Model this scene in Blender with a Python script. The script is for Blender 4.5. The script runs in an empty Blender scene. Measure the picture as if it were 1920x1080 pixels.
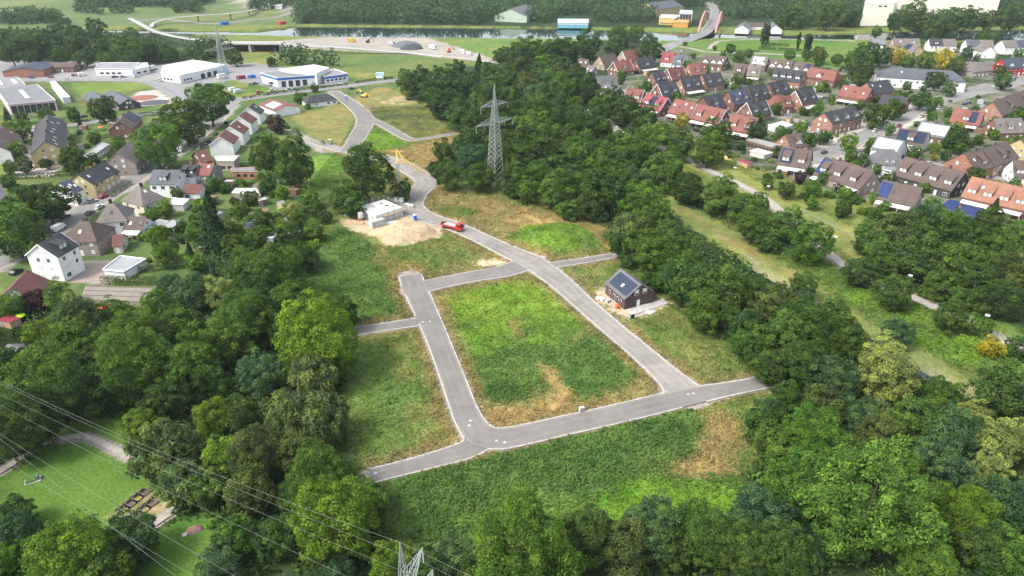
import bpy, math, random
import numpy as np
from mathutils import Vector, Matrix
D=bpy.data; SC=bpy.context.scene; COL=SC.collection
RNG=np.random.default_rng(7); random.seed(7)
# ---------------- camera, world, sun, exposure
PW,PH,FP=1920.0,1080.0,1321.0
HC=98.0; PITCH=math.atan(688/1321)
cd=D.cameras.new('camera'); cam=D.objects.new('camera',cd); COL.objects.link(cam)
cam.location=(0,0,HC); cam.rotation_euler=(math.pi/2-PITCH,0,0)
cd.sensor_width=36; cd.lens=FP/PW*36; cd.clip_start=1; cd.clip_end=9000
SC.camera=cam
SUN_EL,SUN_AZ=math.radians(50),math.radians(-118)      # azimuth from +Y, negative = camera's left
W=D.worlds.new('World'); SC.world=W; W.use_nodes=True
nt=W.node_tree; bg=nt.nodes['Background']; sky=nt.nodes.new('ShaderNodeTexSky')
sky.sky_type='NISHITA'; sky.sun_disc=False; sky.sun_elevation=SUN_EL; sky.sun_rotation=SUN_AZ
sky.air_density=1.2; sky.dust_density=3.0; sky.ozone_density=1.0
hs=nt.nodes.new('ShaderNodeHueSaturation'); hs.inputs['Saturation'].default_value=0.5; nt.links.new(sky.outputs[0],hs.inputs['Color']); nt.links.new(hs.outputs[0],bg.inputs[0]); bg.inputs[1].default_value=0.15
sl=D.lights.new('sun','SUN'); sl.energy=1.5; sl.angle=math.radians(11); sl.color=(1,0.95,0.87)
so=D.objects.new('sun',sl); COL.objects.link(so)
sdir=Vector((math.sin(SUN_AZ)*math.cos(SUN_EL),math.cos(SUN_AZ)*math.cos(SUN_EL),math.sin(SUN_EL)))
so.rotation_euler=sdir.to_track_quat('Z','Y').to_euler()
SC.view_settings.view_transform='Standard'; SC.view_settings.look='None'
SC.view_settings.exposure=1.4; SC.view_settings.gamma=1
SC.render.engine='CYCLES'
cy=SC.cycles; cy.max_bounces=5; cy.diffuse_bounces=2; cy.glossy_bounces=2; cy.transmission_bounces=2; cy.transparent_max_bounces=4; cy.volume_bounces=0
# ---------------- projection helpers (photo pixel <-> ground)
SP,CP=math.sin(PITCH),math.cos(PITCH)
def ray(px,py):
    u=(px-960)/FP; v=(540-py)/FP
    return (u,CP+v*SP,-SP+v*CP)
def at(px,py,z=0.0):
    d=ray(px,py); t=(z-HC)/d[2]
    return Vector((d[0]*t,d[1]*t,z))
def proj(p):
    t=p[1]*CP-(p[2]-HC)*SP
    return (960+FP*p[0]/t, 540-FP*(p[1]*SP+(p[2]-HC)*CP)/t)
def ppm(px,py):            # photo pixels per metre on the ground there
    d=ray(px,py); return FP/(-HC/d[2])
def zat(base,py):          # height of a point straight above base that shows at photo row py
    d=ray(960,py); t=base[1]/d[1]; return HC+d[2]*t
# ---------------- objects
def link(o,parent=None):
    COL.objects.link(o)
    if parent is not None: o.parent=parent
    return o
def tag(o,label=None,cat=None,group=None,kind=None):
    if label: o['label']=label
    if cat: o['category']=cat
    if group: o['group']=group
    if kind: o['kind']=kind
    return o
def empty(name,loc=(0,0,0),rz=0.0):
    o=D.objects.new(name,None); o.location=loc; o.rotation_euler=(0,0,rz); o.empty_display_size=0.5
    return link(o)
class MB:
    def __init__(s): s.v=[]; s.f=[]
    def quad(s,a,b,c,d):
        n=len(s.v); s.v+= [tuple(a),tuple(b),tuple(c),tuple(d)]; s.f.append((n,n+1,n+2,n+3))
    def tri(s,a,b,c):
        n=len(s.v); s.v+= [tuple(a),tuple(b),tuple(c)]; s.f.append((n,n+1,n+2))
    def poly(s,pts):
        n=len(s.v); s.v+= [tuple(p) for p in pts]; s.f.append(tuple(range(n,n+len(pts))))
    def hexa(s,b,t):       # bottom ring, top ring (same count, ccw from above)
        n=len(s.v); k=len(b); s.v+= [tuple(p) for p in b]+[tuple(p) for p in t]
        s.f.append(tuple(range(n+k-1,n-1,-1))); s.f.append(tuple(range(n+k,n+2*k)))
        for i in range(k):
            j=(i+1)%k; s.f.append((n+i,n+j,n+k+j,n+k+i))
    def box(s,x0,x1,y0,y1,z0,z1,tx=0,ty=0):
        s.hexa([(x0,y0,z0),(x1,y0,z0),(x1,y1,z0),(x0,y1,z0)],[(x0+tx,y0+ty,z1),(x1-tx,y0+ty,z1),(x1-tx,y1-ty,z1),(x0+tx,y1-ty,z1)])
    def beam(s,a,b,w,h=None):
        a=Vector(a); b=Vector(b); h=h or w; d=(b-a)
        if d.length<1e-6: return
        d.normalize(); u=d.cross(Vector((0,0,1)))
        if u.length<1e-3: u=Vector((1,0,0))
        u.normalize(); q=u.cross(d).normalized(); u=u*w/2; q=q*h/2
        s.hexa([a-u-q,a+u-q,a+u+q,a-u+q],[b-u-q,b+u-q,b+u+q,b-u+q])
    def tube(s,pts,r,k=5):
        pts=[Vector(p) for p in pts]; rr=r if isinstance(r,(list,tuple)) else [r]*len(pts); n0=len(s.v)
        for i,p in enumerate(pts):
            d=(pts[min(i+1,len(pts)-1)]-pts[max(i-1,0)]).normalized(); u=d.cross(Vector((0.31,0.2,1)))
            if u.length<1e-3: u=d.cross(Vector((1,0,0)))
            u.normalize(); q=d.cross(u)
            for j in range(k):
                a=2*math.pi*j/k; s.v.append(tuple(p+(u*math.cos(a)+q*math.sin(a))*rr[i]))
        for i in range(len(pts)-1):
            for j in range(k):
                a=n0+i*k+j; b=n0+i*k+(j+1)%k; s.f.append((a,b,b+k,a+k))
        s.f.append(tuple(n0+j for j in range(k))[::-1]); e=n0+(len(pts)-1)*k; s.f.append(tuple(e+j for j in range(k)))
    def cyl(s,c,r,z0,z1,k=10,r1=None):
        r1=r if r1 is None else r1
        b=[(c[0]+r*math.cos(2*math.pi*i/k),c[1]+r*math.sin(2*math.pi*i/k),z0) for i in range(k)]
        t=[(c[0]+r1*math.cos(2*math.pi*i/k),c[1]+r1*math.sin(2*math.pi*i/k),z1) for i in range(k)]
        s.hexa(b,t)
    def wheel(s,c,r,w,k=10):        # axle along y
        b=[(c[0]+r*math.cos(2*math.pi*i/k),c[1]-w/2,c[2]+r*math.sin(2*math.pi*i/k)) for i in range(k)]
        t=[(x,c[1]+w/2,z) for x,_,z in b]
        s.hexa(b[::-1],t[::-1])
    def build(s,name,m,parent=None,color=None,smooth=False):
        me=D.meshes.new(name); me.from_pydata(s.v,[],s.f); me.update()
        if smooth: me.shade_smooth()
        if m is not None: me.materials.append(m)
        o=D.objects.new(name,me); link(o,parent)
        if color is not None: o.color=(*color,1)
        return o
def npmesh(name,v,f,m,attrs=None,smooth=False):
    """v n x 3, f m x 4 (quads) numpy"""
    me=D.meshes.new(name); nv,nf=len(v),len(f); k=f.shape[1]
    me.vertices.add(nv); me.vertices.foreach_set('co',np.ascontiguousarray(v,dtype=np.float32).ravel())
    me.loops.add(nf*k); me.loops.foreach_set('vertex_index',np.ascontiguousarray(f,dtype=np.int32).ravel())
    me.polygons.add(nf); me.polygons.foreach_set('loop_start',np.arange(0,nf*k,k,dtype=np.int32))
    if smooth: me.polygons.foreach_set('use_smooth',np.ones(nf,dtype=bool))
    for an,(typ,dat) in (attrs or {}).items():
        a=me.attributes.new(an,typ,'POINT')
        a.data.foreach_set('color' if typ=='FLOAT_COLOR' else 'value',np.ascontiguousarray(dat,dtype=np.float32).ravel())
    me.update(calc_edges=True)
    if m is not None: me.materials.append(m)
    return me
# ---------------- materials
def L(*c): return tuple(((x/255)/12.92 if x/255<=0.04045 else ((x/255+0.055)/1.055)**2.4) for x in c)
MATS={}
def mat(name,color=(0.5,0.5,0.5),rough=0.8,spec=0.3,objcol=False,noise=None,amt=0.25,metal=0.0,noise2=None,amt2=0.15,bump=0.0,stretch=(1,1,1),coord='Object',emit=None):
    if name in MATS: return MATS[name]
    m=D.materials.new(name); m.use_nodes=True; n=m.node_tree.nodes; l=m.node_tree.links
    b=n['Principled BSDF']; b.inputs['Roughness'].default_value=rough; b.inputs['Metallic'].default_value=metal
    b.inputs['Specular IOR Level'].default_value=spec
    if objcol: src=n.new('ShaderNodeObjectInfo').outputs['Color']
    else:
        r=n.new('ShaderNodeRGB'); r.outputs[0].default_value=(*color,1); src=r.outputs[0]
    tc=n.new('ShaderNodeTexCoord'); mp=n.new('ShaderNodeMapping'); l.new(tc.outputs[coord],mp.inputs[0]); mp.inputs['Scale'].default_value=stretch
    for sc_,am in ((noise,amt),(noise2,amt2)):
        if not sc_: continue
        t=n.new('ShaderNodeTexNoise'); t.inputs['Scale'].default_value=sc_; t.inputs['Detail'].default_value=3
        l.new(mp.outputs[0],t.inputs['Vector'])
        mr=n.new('ShaderNodeMapRange'); mr.inputs[1].default_value=0.3; mr.inputs[2].default_value=0.7
        mr.inputs[3].default_value=1-am; mr.inputs[4].default_value=1+am; l.new(t.outputs['Fac'],mr.inputs[0])
        mx=n.new('ShaderNodeVectorMath'); mx.operation='SCALE'; l.new(src,mx.inputs[0]); l.new(mr.outputs[0],mx.inputs['Scale']); src=mx.outputs[0]
        if bump:
            bp=n.new('ShaderNodeBump'); bp.inputs['Strength'].default_value=bump; bp.inputs['Distance'].default_value=0.1
            l.new(t.outputs['Fac'],bp.inputs['Height']); l.new(bp.outputs[0],b.inputs['Normal'])
    l.new(src,b.inputs['Base Color'])
    MATS[name]=m; return m
# value noise on numpy arrays
_P=RNG.random((257,257)).astype(np.float32)
def vnoise(x,y,s,seed=0):
    x=np.asarray(x)/s+seed*17.3; y=np.asarray(y)/s+seed*9.7
    xi=np.floor(x); yi=np.floor(y); fx=x-xi; fy=y-yi; fx=fx*fx*(3-2*fx); fy=fy*fy*(3-2*fy)
    a=xi.astype(np.int64)%256; b=yi.astype(np.int64)%256
    a1=(a+1)%256; b1=(b+1)%256
    return (_P[a,b]*(1-fx)+_P[a1,b]*fx)*(1-fy)+(_P[a,b1]*(1-fx)+_P[a1,b1]*fx)*fy
def fbm(x,y,s,o=3,seed=0):
    r=0;w=1;t=0
    for i in range(o):
        r=r+w*vnoise(x,y,s/2**i,seed+i*3); t+=w; w*=0.55
    return r/t
def inpoly(X,Y,poly):
    poly=[(p[0],p[1]) for p in poly]; r=np.zeros(X.shape,bool); n=len(poly); j=n-1
    x0,x1=min(p[0] for p in poly),max(p[0] for p in poly); y0,y1=min(p[1] for p in poly),max(p[1] for p in poly)
    sel=(X>=x0)&(X<=x1)&(Y>=y0)&(Y<=y1)
    xs=X[sel]; ys=Y[sel]; q=np.zeros(xs.shape,bool)
    for i in range(n):
        xi,yi=poly[i]; xj,yj=poly[j]
        c=((yi>ys)!=(yj>ys))
        if yi!=yj: q^=c&(xs<(xj-xi)*(ys-yi)/(yj-yi)+xi)
        j=i
    r[sel]=q; return r
def segdist(X,Y,pts):
    d=np.full(X.shape,1e9)
    for a,b in zip(pts[:-1],pts[1:]):
        ax,ay,bx,by=a[0],a[1],b[0],b[1]; L2=(bx-ax)**2+(by-ay)**2+1e-9
        t=np.clip(((X-ax)*(bx-ax)+(Y-ay)*(by-ay))/L2,0,1)
        d=np.minimum(d,np.hypot(X-ax-t*(bx-ax),Y-ay-t*(by-ay)))
    return d
def smooth(pts,n=8):
    """Catmull-Rom through the points (tuples of any size)"""
    P=[np.array(p,float) for p in pts]; P=[2*P[0]-P[1]]+P+[2*P[-1]-P[-2]]; out=[]
    for i in range(1,len(P)-2):
        a,b,c,d=P[i-1:i+3]
        for k in range(n):
            t=k/n; out.append(0.5*((2*b)+(c-a)*t+(2*a-5*b+4*c-d)*t*t+(3*b-a-3*c+d)*t**3))
    out.append(P[-2]); return out
# ---------------- roads: (name, material key, centre line in photo pixels, width(s) m, kerb?)
ROADS=[
 ('estate_road','asphalt',[(905,825),(868,847),(780,872),(697,893)],[6,5,4,3.8],(1,1)),
 ('estate_road','asphalt',[(775,545),(800,537),(850,526),(900,517),(950,508),(1000,490)],[7.5,7,6.6,6.6,7.2,9],(1,1)),
 ('estate_road','dusty',[(800,345),(782,366),(774,388),(800,408),(850,424),(900,446),(950,470),(1000,493),(1045,525),(1090,565),(1150,618),(1210,668),(1260,712),(1288,741)],[9,8,8,8,7,6.5,7.5,9,7.5,6.4,6.2,6.2,7.2,10],(1,1)),
 ('estate_path','asphalt',[(1040,497),(1090,490),(1148,480)],[3.6,3.2,3.2],(1,1)),
 ('estate_path','asphalt',[(660,623),(720,614),(792,603)],[4,3.8,4],(1,1)),
 ('estate_road','dusty',[(800,347),(795,335),(770,318),(740,302),(700,293),(650,282),(615,275),(575,262)],[9,9,9,8,8,8,5,4],(1,0)),
 ('estate_road','asphalt',[(655,284),(672,255),(685,230),(678,212),(652,190),(625,172)],[8,8.5,9.5,9,8,7],(1,1)),
 ('estate_path','asphalt',[(688,222),(715,233),(745,250),(770,262),(800,260),(855,251)],[6,5,4.5,4,3,3],(1,1)),
 ('street','oldasphalt',[(-60,520),(20,480),(70,452),(130,410),(190,372),(240,342),(290,305),(340,270),(385,235),(420,200),(440,186)],[8,8,8,7.5,7.5,8,9,11,12,12,10],(1,1)),
 ('street','oldasphalt',[(330,208),(400,196),(470,184),(560,172),(640,163),(720,153),(800,146)],[7,8,8.5,8.5,8.5,8,8],(1,1)),
 ('street','oldasphalt',[(-40,262),(50,246),(110,238),(200,226),(290,212),(340,206)],[7,7,6,6,6,7],(1,1)),
 ('street','oldasphalt',[(1940,135),(1870,162),(1800,178),(1730,203),(1680,228),(1630,250),(1580,275),(1530,296),(1500,305)],[14,16,14,9,9,9,9,9,8],(1,1)),
 ('street','oldasphalt',[(1560,280),(1600,292),(1650,330),(1700,350)],[6,5,5,4],(0,0)),
 ('street','oldasphalt',[(1230,100),(1265,82),(1300,72),(1322,60),(1335,40),(1340,20),(1330,4)],[10,11,11,10,9,8,8],(1,1)),
 ('levee_path','gravel',[(1060,195),(1120,215),(1170,252),(1235,275),(1290,300),(1340,325),(1390,348),(1440,377),(1490,425),(1580,496),(1650,535),(1720,562),(1760,580),(1830,615),(1900,650),(1990,690)],[3.8]*16,(0,0)),
 ('cemetery_path','gravel',[(-40,905),(0,885),(60,848),(110,826),(160,820),(205,838),(245,860)],[1.6]*7,(0,0)),
 ('cemetery_path','gravel',[(285,985),(310,968),(340,950)],[1.8]*3,(0,0)),
 ('industrial_road','yardgrey',[(-30,152),(100,150),(200,151),(270,153),(310,165),(350,190)],[9,9,9,9,10,10],(0,0)),
 ('loop_road','oldasphalt',[(250,42),(300,36),(400,45),(470,38),(520,32),(545,20),(500,8)],[7]*7,(0,0)),
 ('canal_path','gravel',[(500,85),(640,90),(760,100),(850,108),(935,118)],[9,10,10,9,6],(0,0)),
 ('canal_path','gravel',[(1250,85),(1290,90),(1330,98),(1420,100),(1540,108)],[3,3,4,5,4],(0,0)),
 ('canal_path','gravel',[(1330,92),(1340,82),(1365,76),(1480,74),(1600,77)],[3,3,3,3,3],(0,0)),
 ('estate_road','asphalt',[(769,518),(778,541),(798,585),(822,640),(845,700),(866,757),(882,793),(902,816),(932,824),(975,818),(1060,799),(1180,772),(1290,745),(1370,730),(1443,716)],[6.6,7,6.2,5.6,5.6,5.6,6,6.8,6.6,6.2,6,6,6,4.6,4.2],(1,1)),
 ('street_pavement','paving',[(-60,520),(20,480),(70,452),(130,410),(190,372),(240,342),(290,305),(340,270),(385,235),(420,200)],[13,13,13,12,12,13,14,15,16,16],(0,0)),
 ('garden_lane','paving',[(1130,168),(1180,172),(1215,190),(1240,205)],[4,4,4,3],(0,0)),
 ('garden_lane','paving',[(1345,150),(1400,165),(1470,178),(1530,180),(1580,190)],[4,4,4,4,4],(0,0)),
 ('garden_lane','paving',[(1440,215),(1500,228),(1530,250)],[4,4,4],(0,0)),
 ('garden_lane','paving',[(1560,345),(1640,362),(1720,375),(1800,390)],[3,3,3,3],(0,0)),
 ('garden_lane','paving',[(1690,300),(1760,310),(1850,330),(1930,345)],[4,4,5,5],(0,0)),
 ('field_track','gravel',[(-20,20),(100,17),(220,14),(330,12)],[4,4,4,4],(0,0)),
]
k_=[r for r in ROADS if len(r[2])==15]; o_=[r for r in ROADS if len(r[2])!=15]; ROADS=o_[-7:]+o_[:-7]+k_
for r in ROADS:
    pts=[(*at(x,y)[:2],w) for (x,y),w in zip(r[2],r[3])]
    r_s=smooth(pts,8)
    ROADS[ROADS.index(r)]=(*r,r_s)
# ---------------- land cover polygons (photo pixels): colour a, colour b, patch size, plant height, edge waviness
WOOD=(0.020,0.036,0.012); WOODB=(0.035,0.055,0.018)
DG=(0.066,0.126,0.030); DG2=(0.088,0.150,0.035); MG=(0.090,0.142,0.030); BG=(0.112,0.205,0.024); BG2=(0.140,0.205,0.028)
DRY=(0.250,0.185,0.070); DRY2=(0.185,0.155,0.056); OLV=(0.150,0.155,0.045); LAWN=(0.060,0.128,0.021); LAWN2=(0.085,0.152,0.026)
SAND=(0.41,0.315,0.205); SAND2=(0.36,0.27,0.17); GRV=(0.30,0.275,0.235); YARD=(0.19,0.19,0.19); PAV=(0.27,0.22,0.19); PAVL=(0.42,0.38,0.34)
COVER=[
 ((0.055,0.098,0.028),(0.10,0.125,0.038),10,.3,3,[(0,120),(560,140),(760,140),(600,420),(460,520),(0,620)]),
 ((0.085,0.125,0.045),(0.12,0.145,0.055),60,.3,8,[(-300,-60),(560,-60),(560,47),(-300,56)]),
 (WOOD,WOODB,30,.3,6,[(555,-60),(2300,-60),(2300,50),(1100,52),(555,45)]),
 (WOOD,WOODB,20,.3,5,[(-200,52),(340,55),(420,100),(340,118),(-200,120)]),
 (OLV,MG,20,.3,5,[(340,90),(520,85),(700,100),(760,140),(640,150),(420,110)]),
 ((0.080,0.125,0.034),(0.11,0.135,0.04),30,.2,5,[(500,96),(640,95),(800,105),(910,125),(800,138),(640,135),(560,120)]),
 ((0.235,0.215,0.185),(0.29,0.26,0.215),12,0,4,[(470,88),(560,72),(640,69),(800,70),(840,82),(880,96),(940,112),(935,120),(840,108),(700,98),(600,92)]),
 ((0.085,0.155,0.030),(0.11,0.16,0.035),40,.1,4,[(830,70),(1000,71),(1145,73),(1145,88),(1000,98),(940,112),(880,96)]),
 (YARD,(0.23,0.225,0.22),30,0,1,[(-60,112),(300,118),(480,118),(520,125),(660,148),(640,158),(560,163),(450,182),(400,190),(350,190),(300,150),(-60,156)]),
 ((0.11,0.165,0.03),(0.13,0.17,0.04),20,.1,2,[(128,156),(270,155),(290,162),(255,168),(160,182)]),
 (LAWN,OLV,15,.1,2,[(350,162),(440,150),(470,156),(520,168),(470,180),(420,188),(370,182)]),
 (PAVL,(0.36,0.31,0.28),10,0,1,[(200,208),(262,172),(300,168),(332,193),(250,202)]),
 (LAWN,MG,12,.1,2,[(300,168),(320,165),(372,186),(340,200),(250,206),(330,194)]),
 (PAVL,PAV,12,0,1,[(60,280),(70,235),(40,240),(20,330),(40,332),(95,332),(125,300),(125,285)]),
 (GRV,(0.24,0.22,0.19),20,0,3,[(430,-10),(650,-10),(600,6),(545,14),(470,12),(440,6)]),
 # housing estate
 ((0.055,0.085,0.030),(0.15,0.14,0.115),6,.3,2,[(1090,160),(1200,110),(1300,85),(1620,100),(1990,60),(2100,420),(1700,395),(1500,345),(1330,272)]),
 (LAWN,(0.10,0.15,0.03),30,.1,4,[(1285,88),(1330,72),(1460,71),(1630,78),(1650,92),(1600,128),(1540,126),(1400,108),(1300,100)]),
 (LAWN2,MG,20,.1,3,[(1240,70),(1300,66),(1340,72),(1330,84),(1280,92),(1245,90)]),
 (PAV,PAVL,10,0,1,[(1700,190),(1500,285),(1480,310),(1530,325),(1640,270),(1740,222)]),
 # wood belts
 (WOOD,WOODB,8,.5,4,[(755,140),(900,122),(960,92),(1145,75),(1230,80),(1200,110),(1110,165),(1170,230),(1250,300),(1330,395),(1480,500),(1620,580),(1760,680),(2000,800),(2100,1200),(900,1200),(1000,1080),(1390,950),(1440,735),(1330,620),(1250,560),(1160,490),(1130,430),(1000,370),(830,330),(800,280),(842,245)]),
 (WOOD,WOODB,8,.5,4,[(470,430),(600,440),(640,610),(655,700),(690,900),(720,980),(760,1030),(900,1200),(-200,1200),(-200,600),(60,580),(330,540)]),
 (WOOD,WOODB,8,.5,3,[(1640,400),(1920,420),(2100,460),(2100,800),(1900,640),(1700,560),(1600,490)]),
 (DG,MG,5,.9,2,[(1430,425),(1500,470),(1560,505),(1700,545),(1900,610),(2000,700),(1900,730),(1840,705),(1700,635),(1560,560),(1430,480)]),
 (DG2,BG,6,.9,2,[(1560,540),(1660,545),(1800,610),(1900,640),(1960,720),(1840,705),(1700,640)]),
 # levee strips
 ((0.110,0.145,0.038),(0.150,0.160,0.048),8,.15,1.5,[(1190,340),(1245,353),(1358,422),(1495,507),(1600,580),(1720,648),(1850,722),(1930,770),(1900,790),(1838,745),(1740,698),(1620,622),(1460,530),(1330,452),(1220,385)]),
 ((0.15,0.15,0.05),DRY2,7,.2,2,[(1275,385),(1350,432),(1490,514),(1480,520),(1350,448),(1270,400)]),
 ((0.20,0.18,0.12),(0.15,0.15,0.07),2,.1,1,[(1390,470),(1460,520),(1620,612),(1740,685),(1838,740),(1830,748),(1735,700),(1610,628),(1440,528)]),
 ((0.150,0.165,0.045),(0.175,0.18,0.05),10,.1,1,[(1225,264),(1300,287),(1405,332),(1528,392),(1660,464),(1620,500),(1520,432),(1440,388),(1370,350),(1290,312)]),
 ((0.10,0.125,0.03),OLV,8,.2,2,[(1100,215),(1130,222),(1180,250),(1160,258),(1110,240)]),
 # cemetery
 (LAWN,LAWN2,9,.05,1.2,[(-60,920),(0,880),(100,815),(160,775),(240,790),(320,860),(330,940),(300,975),(230,990),(60,1000),(-60,990)]),
 (LAWN,LAWN2,9,.05,1.2,[(285,1000),(330,970),(400,960),(410,1030),(370,1100),(250,1100)]),
 (SAND2,OLV,4,.05,1.2,[(212,962),(268,918),(290,930),(318,952),(290,975),(245,978)]),
 # the building plots
 (MG,OLV,7,.45,2,[(655,632),(786,612),(862,825),(862,842),(770,868),(690,886),(655,760)]),
 (DG2,MG,5,.4,3,[(655,640),(720,640),(760,720),(740,830),(690,880),(650,760)]),
 (DG,DG2,5,.8,2,[(603,445),(640,428),(730,482),(765,540),(785,600),(700,612),(640,614),(560,600),(560,560),(590,500)]),
 (OLV,(0.13,0.12,0.04),4,.5,2,[(690,462),(720,470),(770,520),(745,520),(700,490)]),
 (MG,OLV,5,.55,2,[(712,466),(780,445),(850,428),(900,448),(962,484),(948,500),(850,521),(798,526),(752,512),(735,490)]),
 (DRY2,OLV,4,.5,2,[(850,440),(910,455),(960,482),(945,498),(860,515),(800,520),(880,480)]),
 (SAND,SAND2,4,.15,1.5,[(890,492),(945,485),(950,498),(900,503)]),
 (DRY,DRY2,9,.45,3,[(795,372),(832,345),(900,358),(1000,368),(1070,402),(1135,432),(1145,474),(1048,487),(1002,482),(935,442),(870,420),(805,395)]),
 (OLV,MG,7,.6,3,[(840,340),(900,356),(1000,368),(1060,400),(1000,395),(900,368),(860,365)]),
 (MG,OLV,6,.7,2,[(800,395),(860,385),(900,398),(870,415),(820,402)]),
 (MG,BG,8,.6,2,[(950,445),(1000,425),(1080,432),(1130,465),(1120,480),(1048,487),(1003,483)]),
 (MG,OLV,6,.5,2,[(1055,503),(1148,484),(1180,510),(1140,545),(1112,550),(1080,530)]),
 (MG,OLV,6,.5,2,[(1180,600),(1240,578),(1330,618),(1425,695),(1430,712),(1312,728),(1262,690)]),
 (GRV,SAND,5,0,1.5,[(1112,545),(1150,535),(1230,562),(1268,570),(1180,602),(1150,590)]),
 (DRY2,OLV,6,.5,2,[(806,548),(900,524),(1018,514),(1060,545),(1253,720),(1235,738),(1100,770),(938,806),(905,792),(880,740)]),
 (BG2,BG,8,.5,3,[(832,562),(900,540),(1020,532),(1085,580),(1112,606),(1050,640),(950,646),(862,662),(842,612)]),
 (DG,DG2,6,.75,3,[(872,662),(960,645),(1080,638),(1140,606),(1180,640),(1232,695),(1195,722),(1100,752),(1000,742),(940,765),(902,768),(886,720)]),
 (MG,BG,8,.6,3,[(850,600),(960,600),(1060,600),(1110,615),(1040,650),(880,668)]),
 (DRY,DRY2,4,.4,1,[(1012,686),(1034,684),(1078,742),(1050,752),(1030,720)]),
 (DRY,OLV,4,.4,1,[(950,604),(972,598),(988,632),(968,640)]),
 (DRY,DRY2,4,.4,2,[(905,772),(1000,748),(1090,745),(1090,770),(938,806)]),
 (SAND,SAND2,3,.1,1,[(1085,575),(1105,575),(1135,600),(1105,602)]),
 (DG,DG2,6,.9,2,[(700,905),(880,856),(1100,802),(1290,757),(1400,735),(1450,728),(1405,800),(1395,880),(1400,960),(1250,1000),(1060,980),(880,1010),(760,1020),(722,940)]),
 (MG,OLV,5,.5,2,[(1290,760),(1450,730),(1420,770),(1300,790)]),
 (DRY,DRY2,5,.5,2,[(1325,782),(1368,776),(1402,830),(1385,888),(1305,902),(1255,888),(1305,845)]),
 (BG,(0.08,0.18,0.02),8,.4,3,[(1075,932),(1190,908),(1300,918),(1420,925),(1390,965),(1250,990),(1090,965)]),
 (BG,DG2,8,.5,3,[(860,985),(960,935),(1080,930),(1070,980),(900,1010)]),
 # plots to the north
 (DRY2,OLV,6,.5,2,[(545,218),(600,205),(648,192),(668,214),(642,276),(610,272),(570,245)]),
 (OLV,DRY2,8,.5,2,[(660,184),(715,163),(775,180),(842,246),(780,258),(700,222)]),
 ((0.085,0.105,0.04),OLV,6,.5,2,[(688,208),(780,190),(842,246),(780,258),(705,225)]),
 (SAND2,OLV,6,.2,2,[(700,185),(760,180),(775,195),(720,198)]),
 (BG,MG,8,.5,2,[(664,285),(690,238),(722,246),(778,266),(750,282),(700,287)]),
 (DRY2,DRY,6,.5,2,[(700,288),(780,270),(858,252),(835,300),(800,325),(745,300)]),
 (BG,MG,8,.5,2,[(585,292),(648,290),(640,352),(590,362),(572,330)]),
 (GRV,YARD,5,0,1,[(535,240),(552,243),(600,268),(650,285),(600,287),(572,270)]),
 (DRY,OLV,4,.4,1,[(735,330),(770,335),(782,350),(765,370),(740,360)]),
 (SAND,(0.36,0.27,0.17),3,0.12,1.5,[(632,418),(680,398),(765,388),(805,405),(848,418),(822,447),(770,458),(722,465),(700,442),(662,430)]),
 (PAV,PAV,6,0,.6,[(125,492),(205,488),(235,500),(205,535),(130,530)]),
]
# ---------------- the ground: one sheet out to the horizon, denser where the plots lie
def axis(segs):
    out=[]
    for a,b,st in segs: out+=list(np.arange(a,b,st))
    return out
xs=axis([(-110,130,0.65),(130,420,2.2)]); xl=[-110-2.2*i for i in range(1,150)][::-1]
g=[420*1.09**i for i in range(1,29)]; xs=[-v-20 for v in g][::-1]+xl+xs+g
ys=axis([(30,84,1.5),(84,330,0.65),(330,520,1.3),(520,900,3.0)]); ys+= [900*1.05**i for i in range(1,48)]
xs=np.array(xs);ys=np.array(ys); GX,GY=np.meshgrid(xs,ys); NX,NY=len(xs),len(ys)
GC=np.zeros(GX.shape+(3,)); GV=np.full(GX.shape,0.3); GZ=np.zeros(GX.shape)
def w2(poly): return [tuple(at(x,max(y,-95))[:2]) for x,y in poly]
n1=fbm(GX,GY,16,3,1)[...,None]
GC[:]=np.array(MG)*(1-n1)+np.array(OLV)*n1
def win(px,py,pad):
    i0,i1=np.searchsorted(xs,[min(px)-pad,max(px)+pad]); j0,j1=np.searchsorted(ys,[min(py)-pad,max(py)+pad]); return slice(j0,j1),slice(i0,i1)
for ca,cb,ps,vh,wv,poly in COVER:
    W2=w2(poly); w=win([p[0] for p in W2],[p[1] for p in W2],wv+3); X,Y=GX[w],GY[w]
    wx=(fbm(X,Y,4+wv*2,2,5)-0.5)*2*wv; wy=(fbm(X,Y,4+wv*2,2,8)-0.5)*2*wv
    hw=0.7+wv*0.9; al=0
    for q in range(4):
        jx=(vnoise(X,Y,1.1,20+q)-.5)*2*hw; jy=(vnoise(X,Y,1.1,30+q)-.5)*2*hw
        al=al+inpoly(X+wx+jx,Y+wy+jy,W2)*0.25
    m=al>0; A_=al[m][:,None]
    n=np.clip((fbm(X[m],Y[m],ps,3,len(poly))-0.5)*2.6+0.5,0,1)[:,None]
    GC[w][m]=GC[w][m]*(1-A_)+A_*(np.array(ca)*(1-n)+np.array(cb)*n); GV[w][m]=GV[w][m]*(1-A_[:,0])+A_[:,0]*vh
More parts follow.
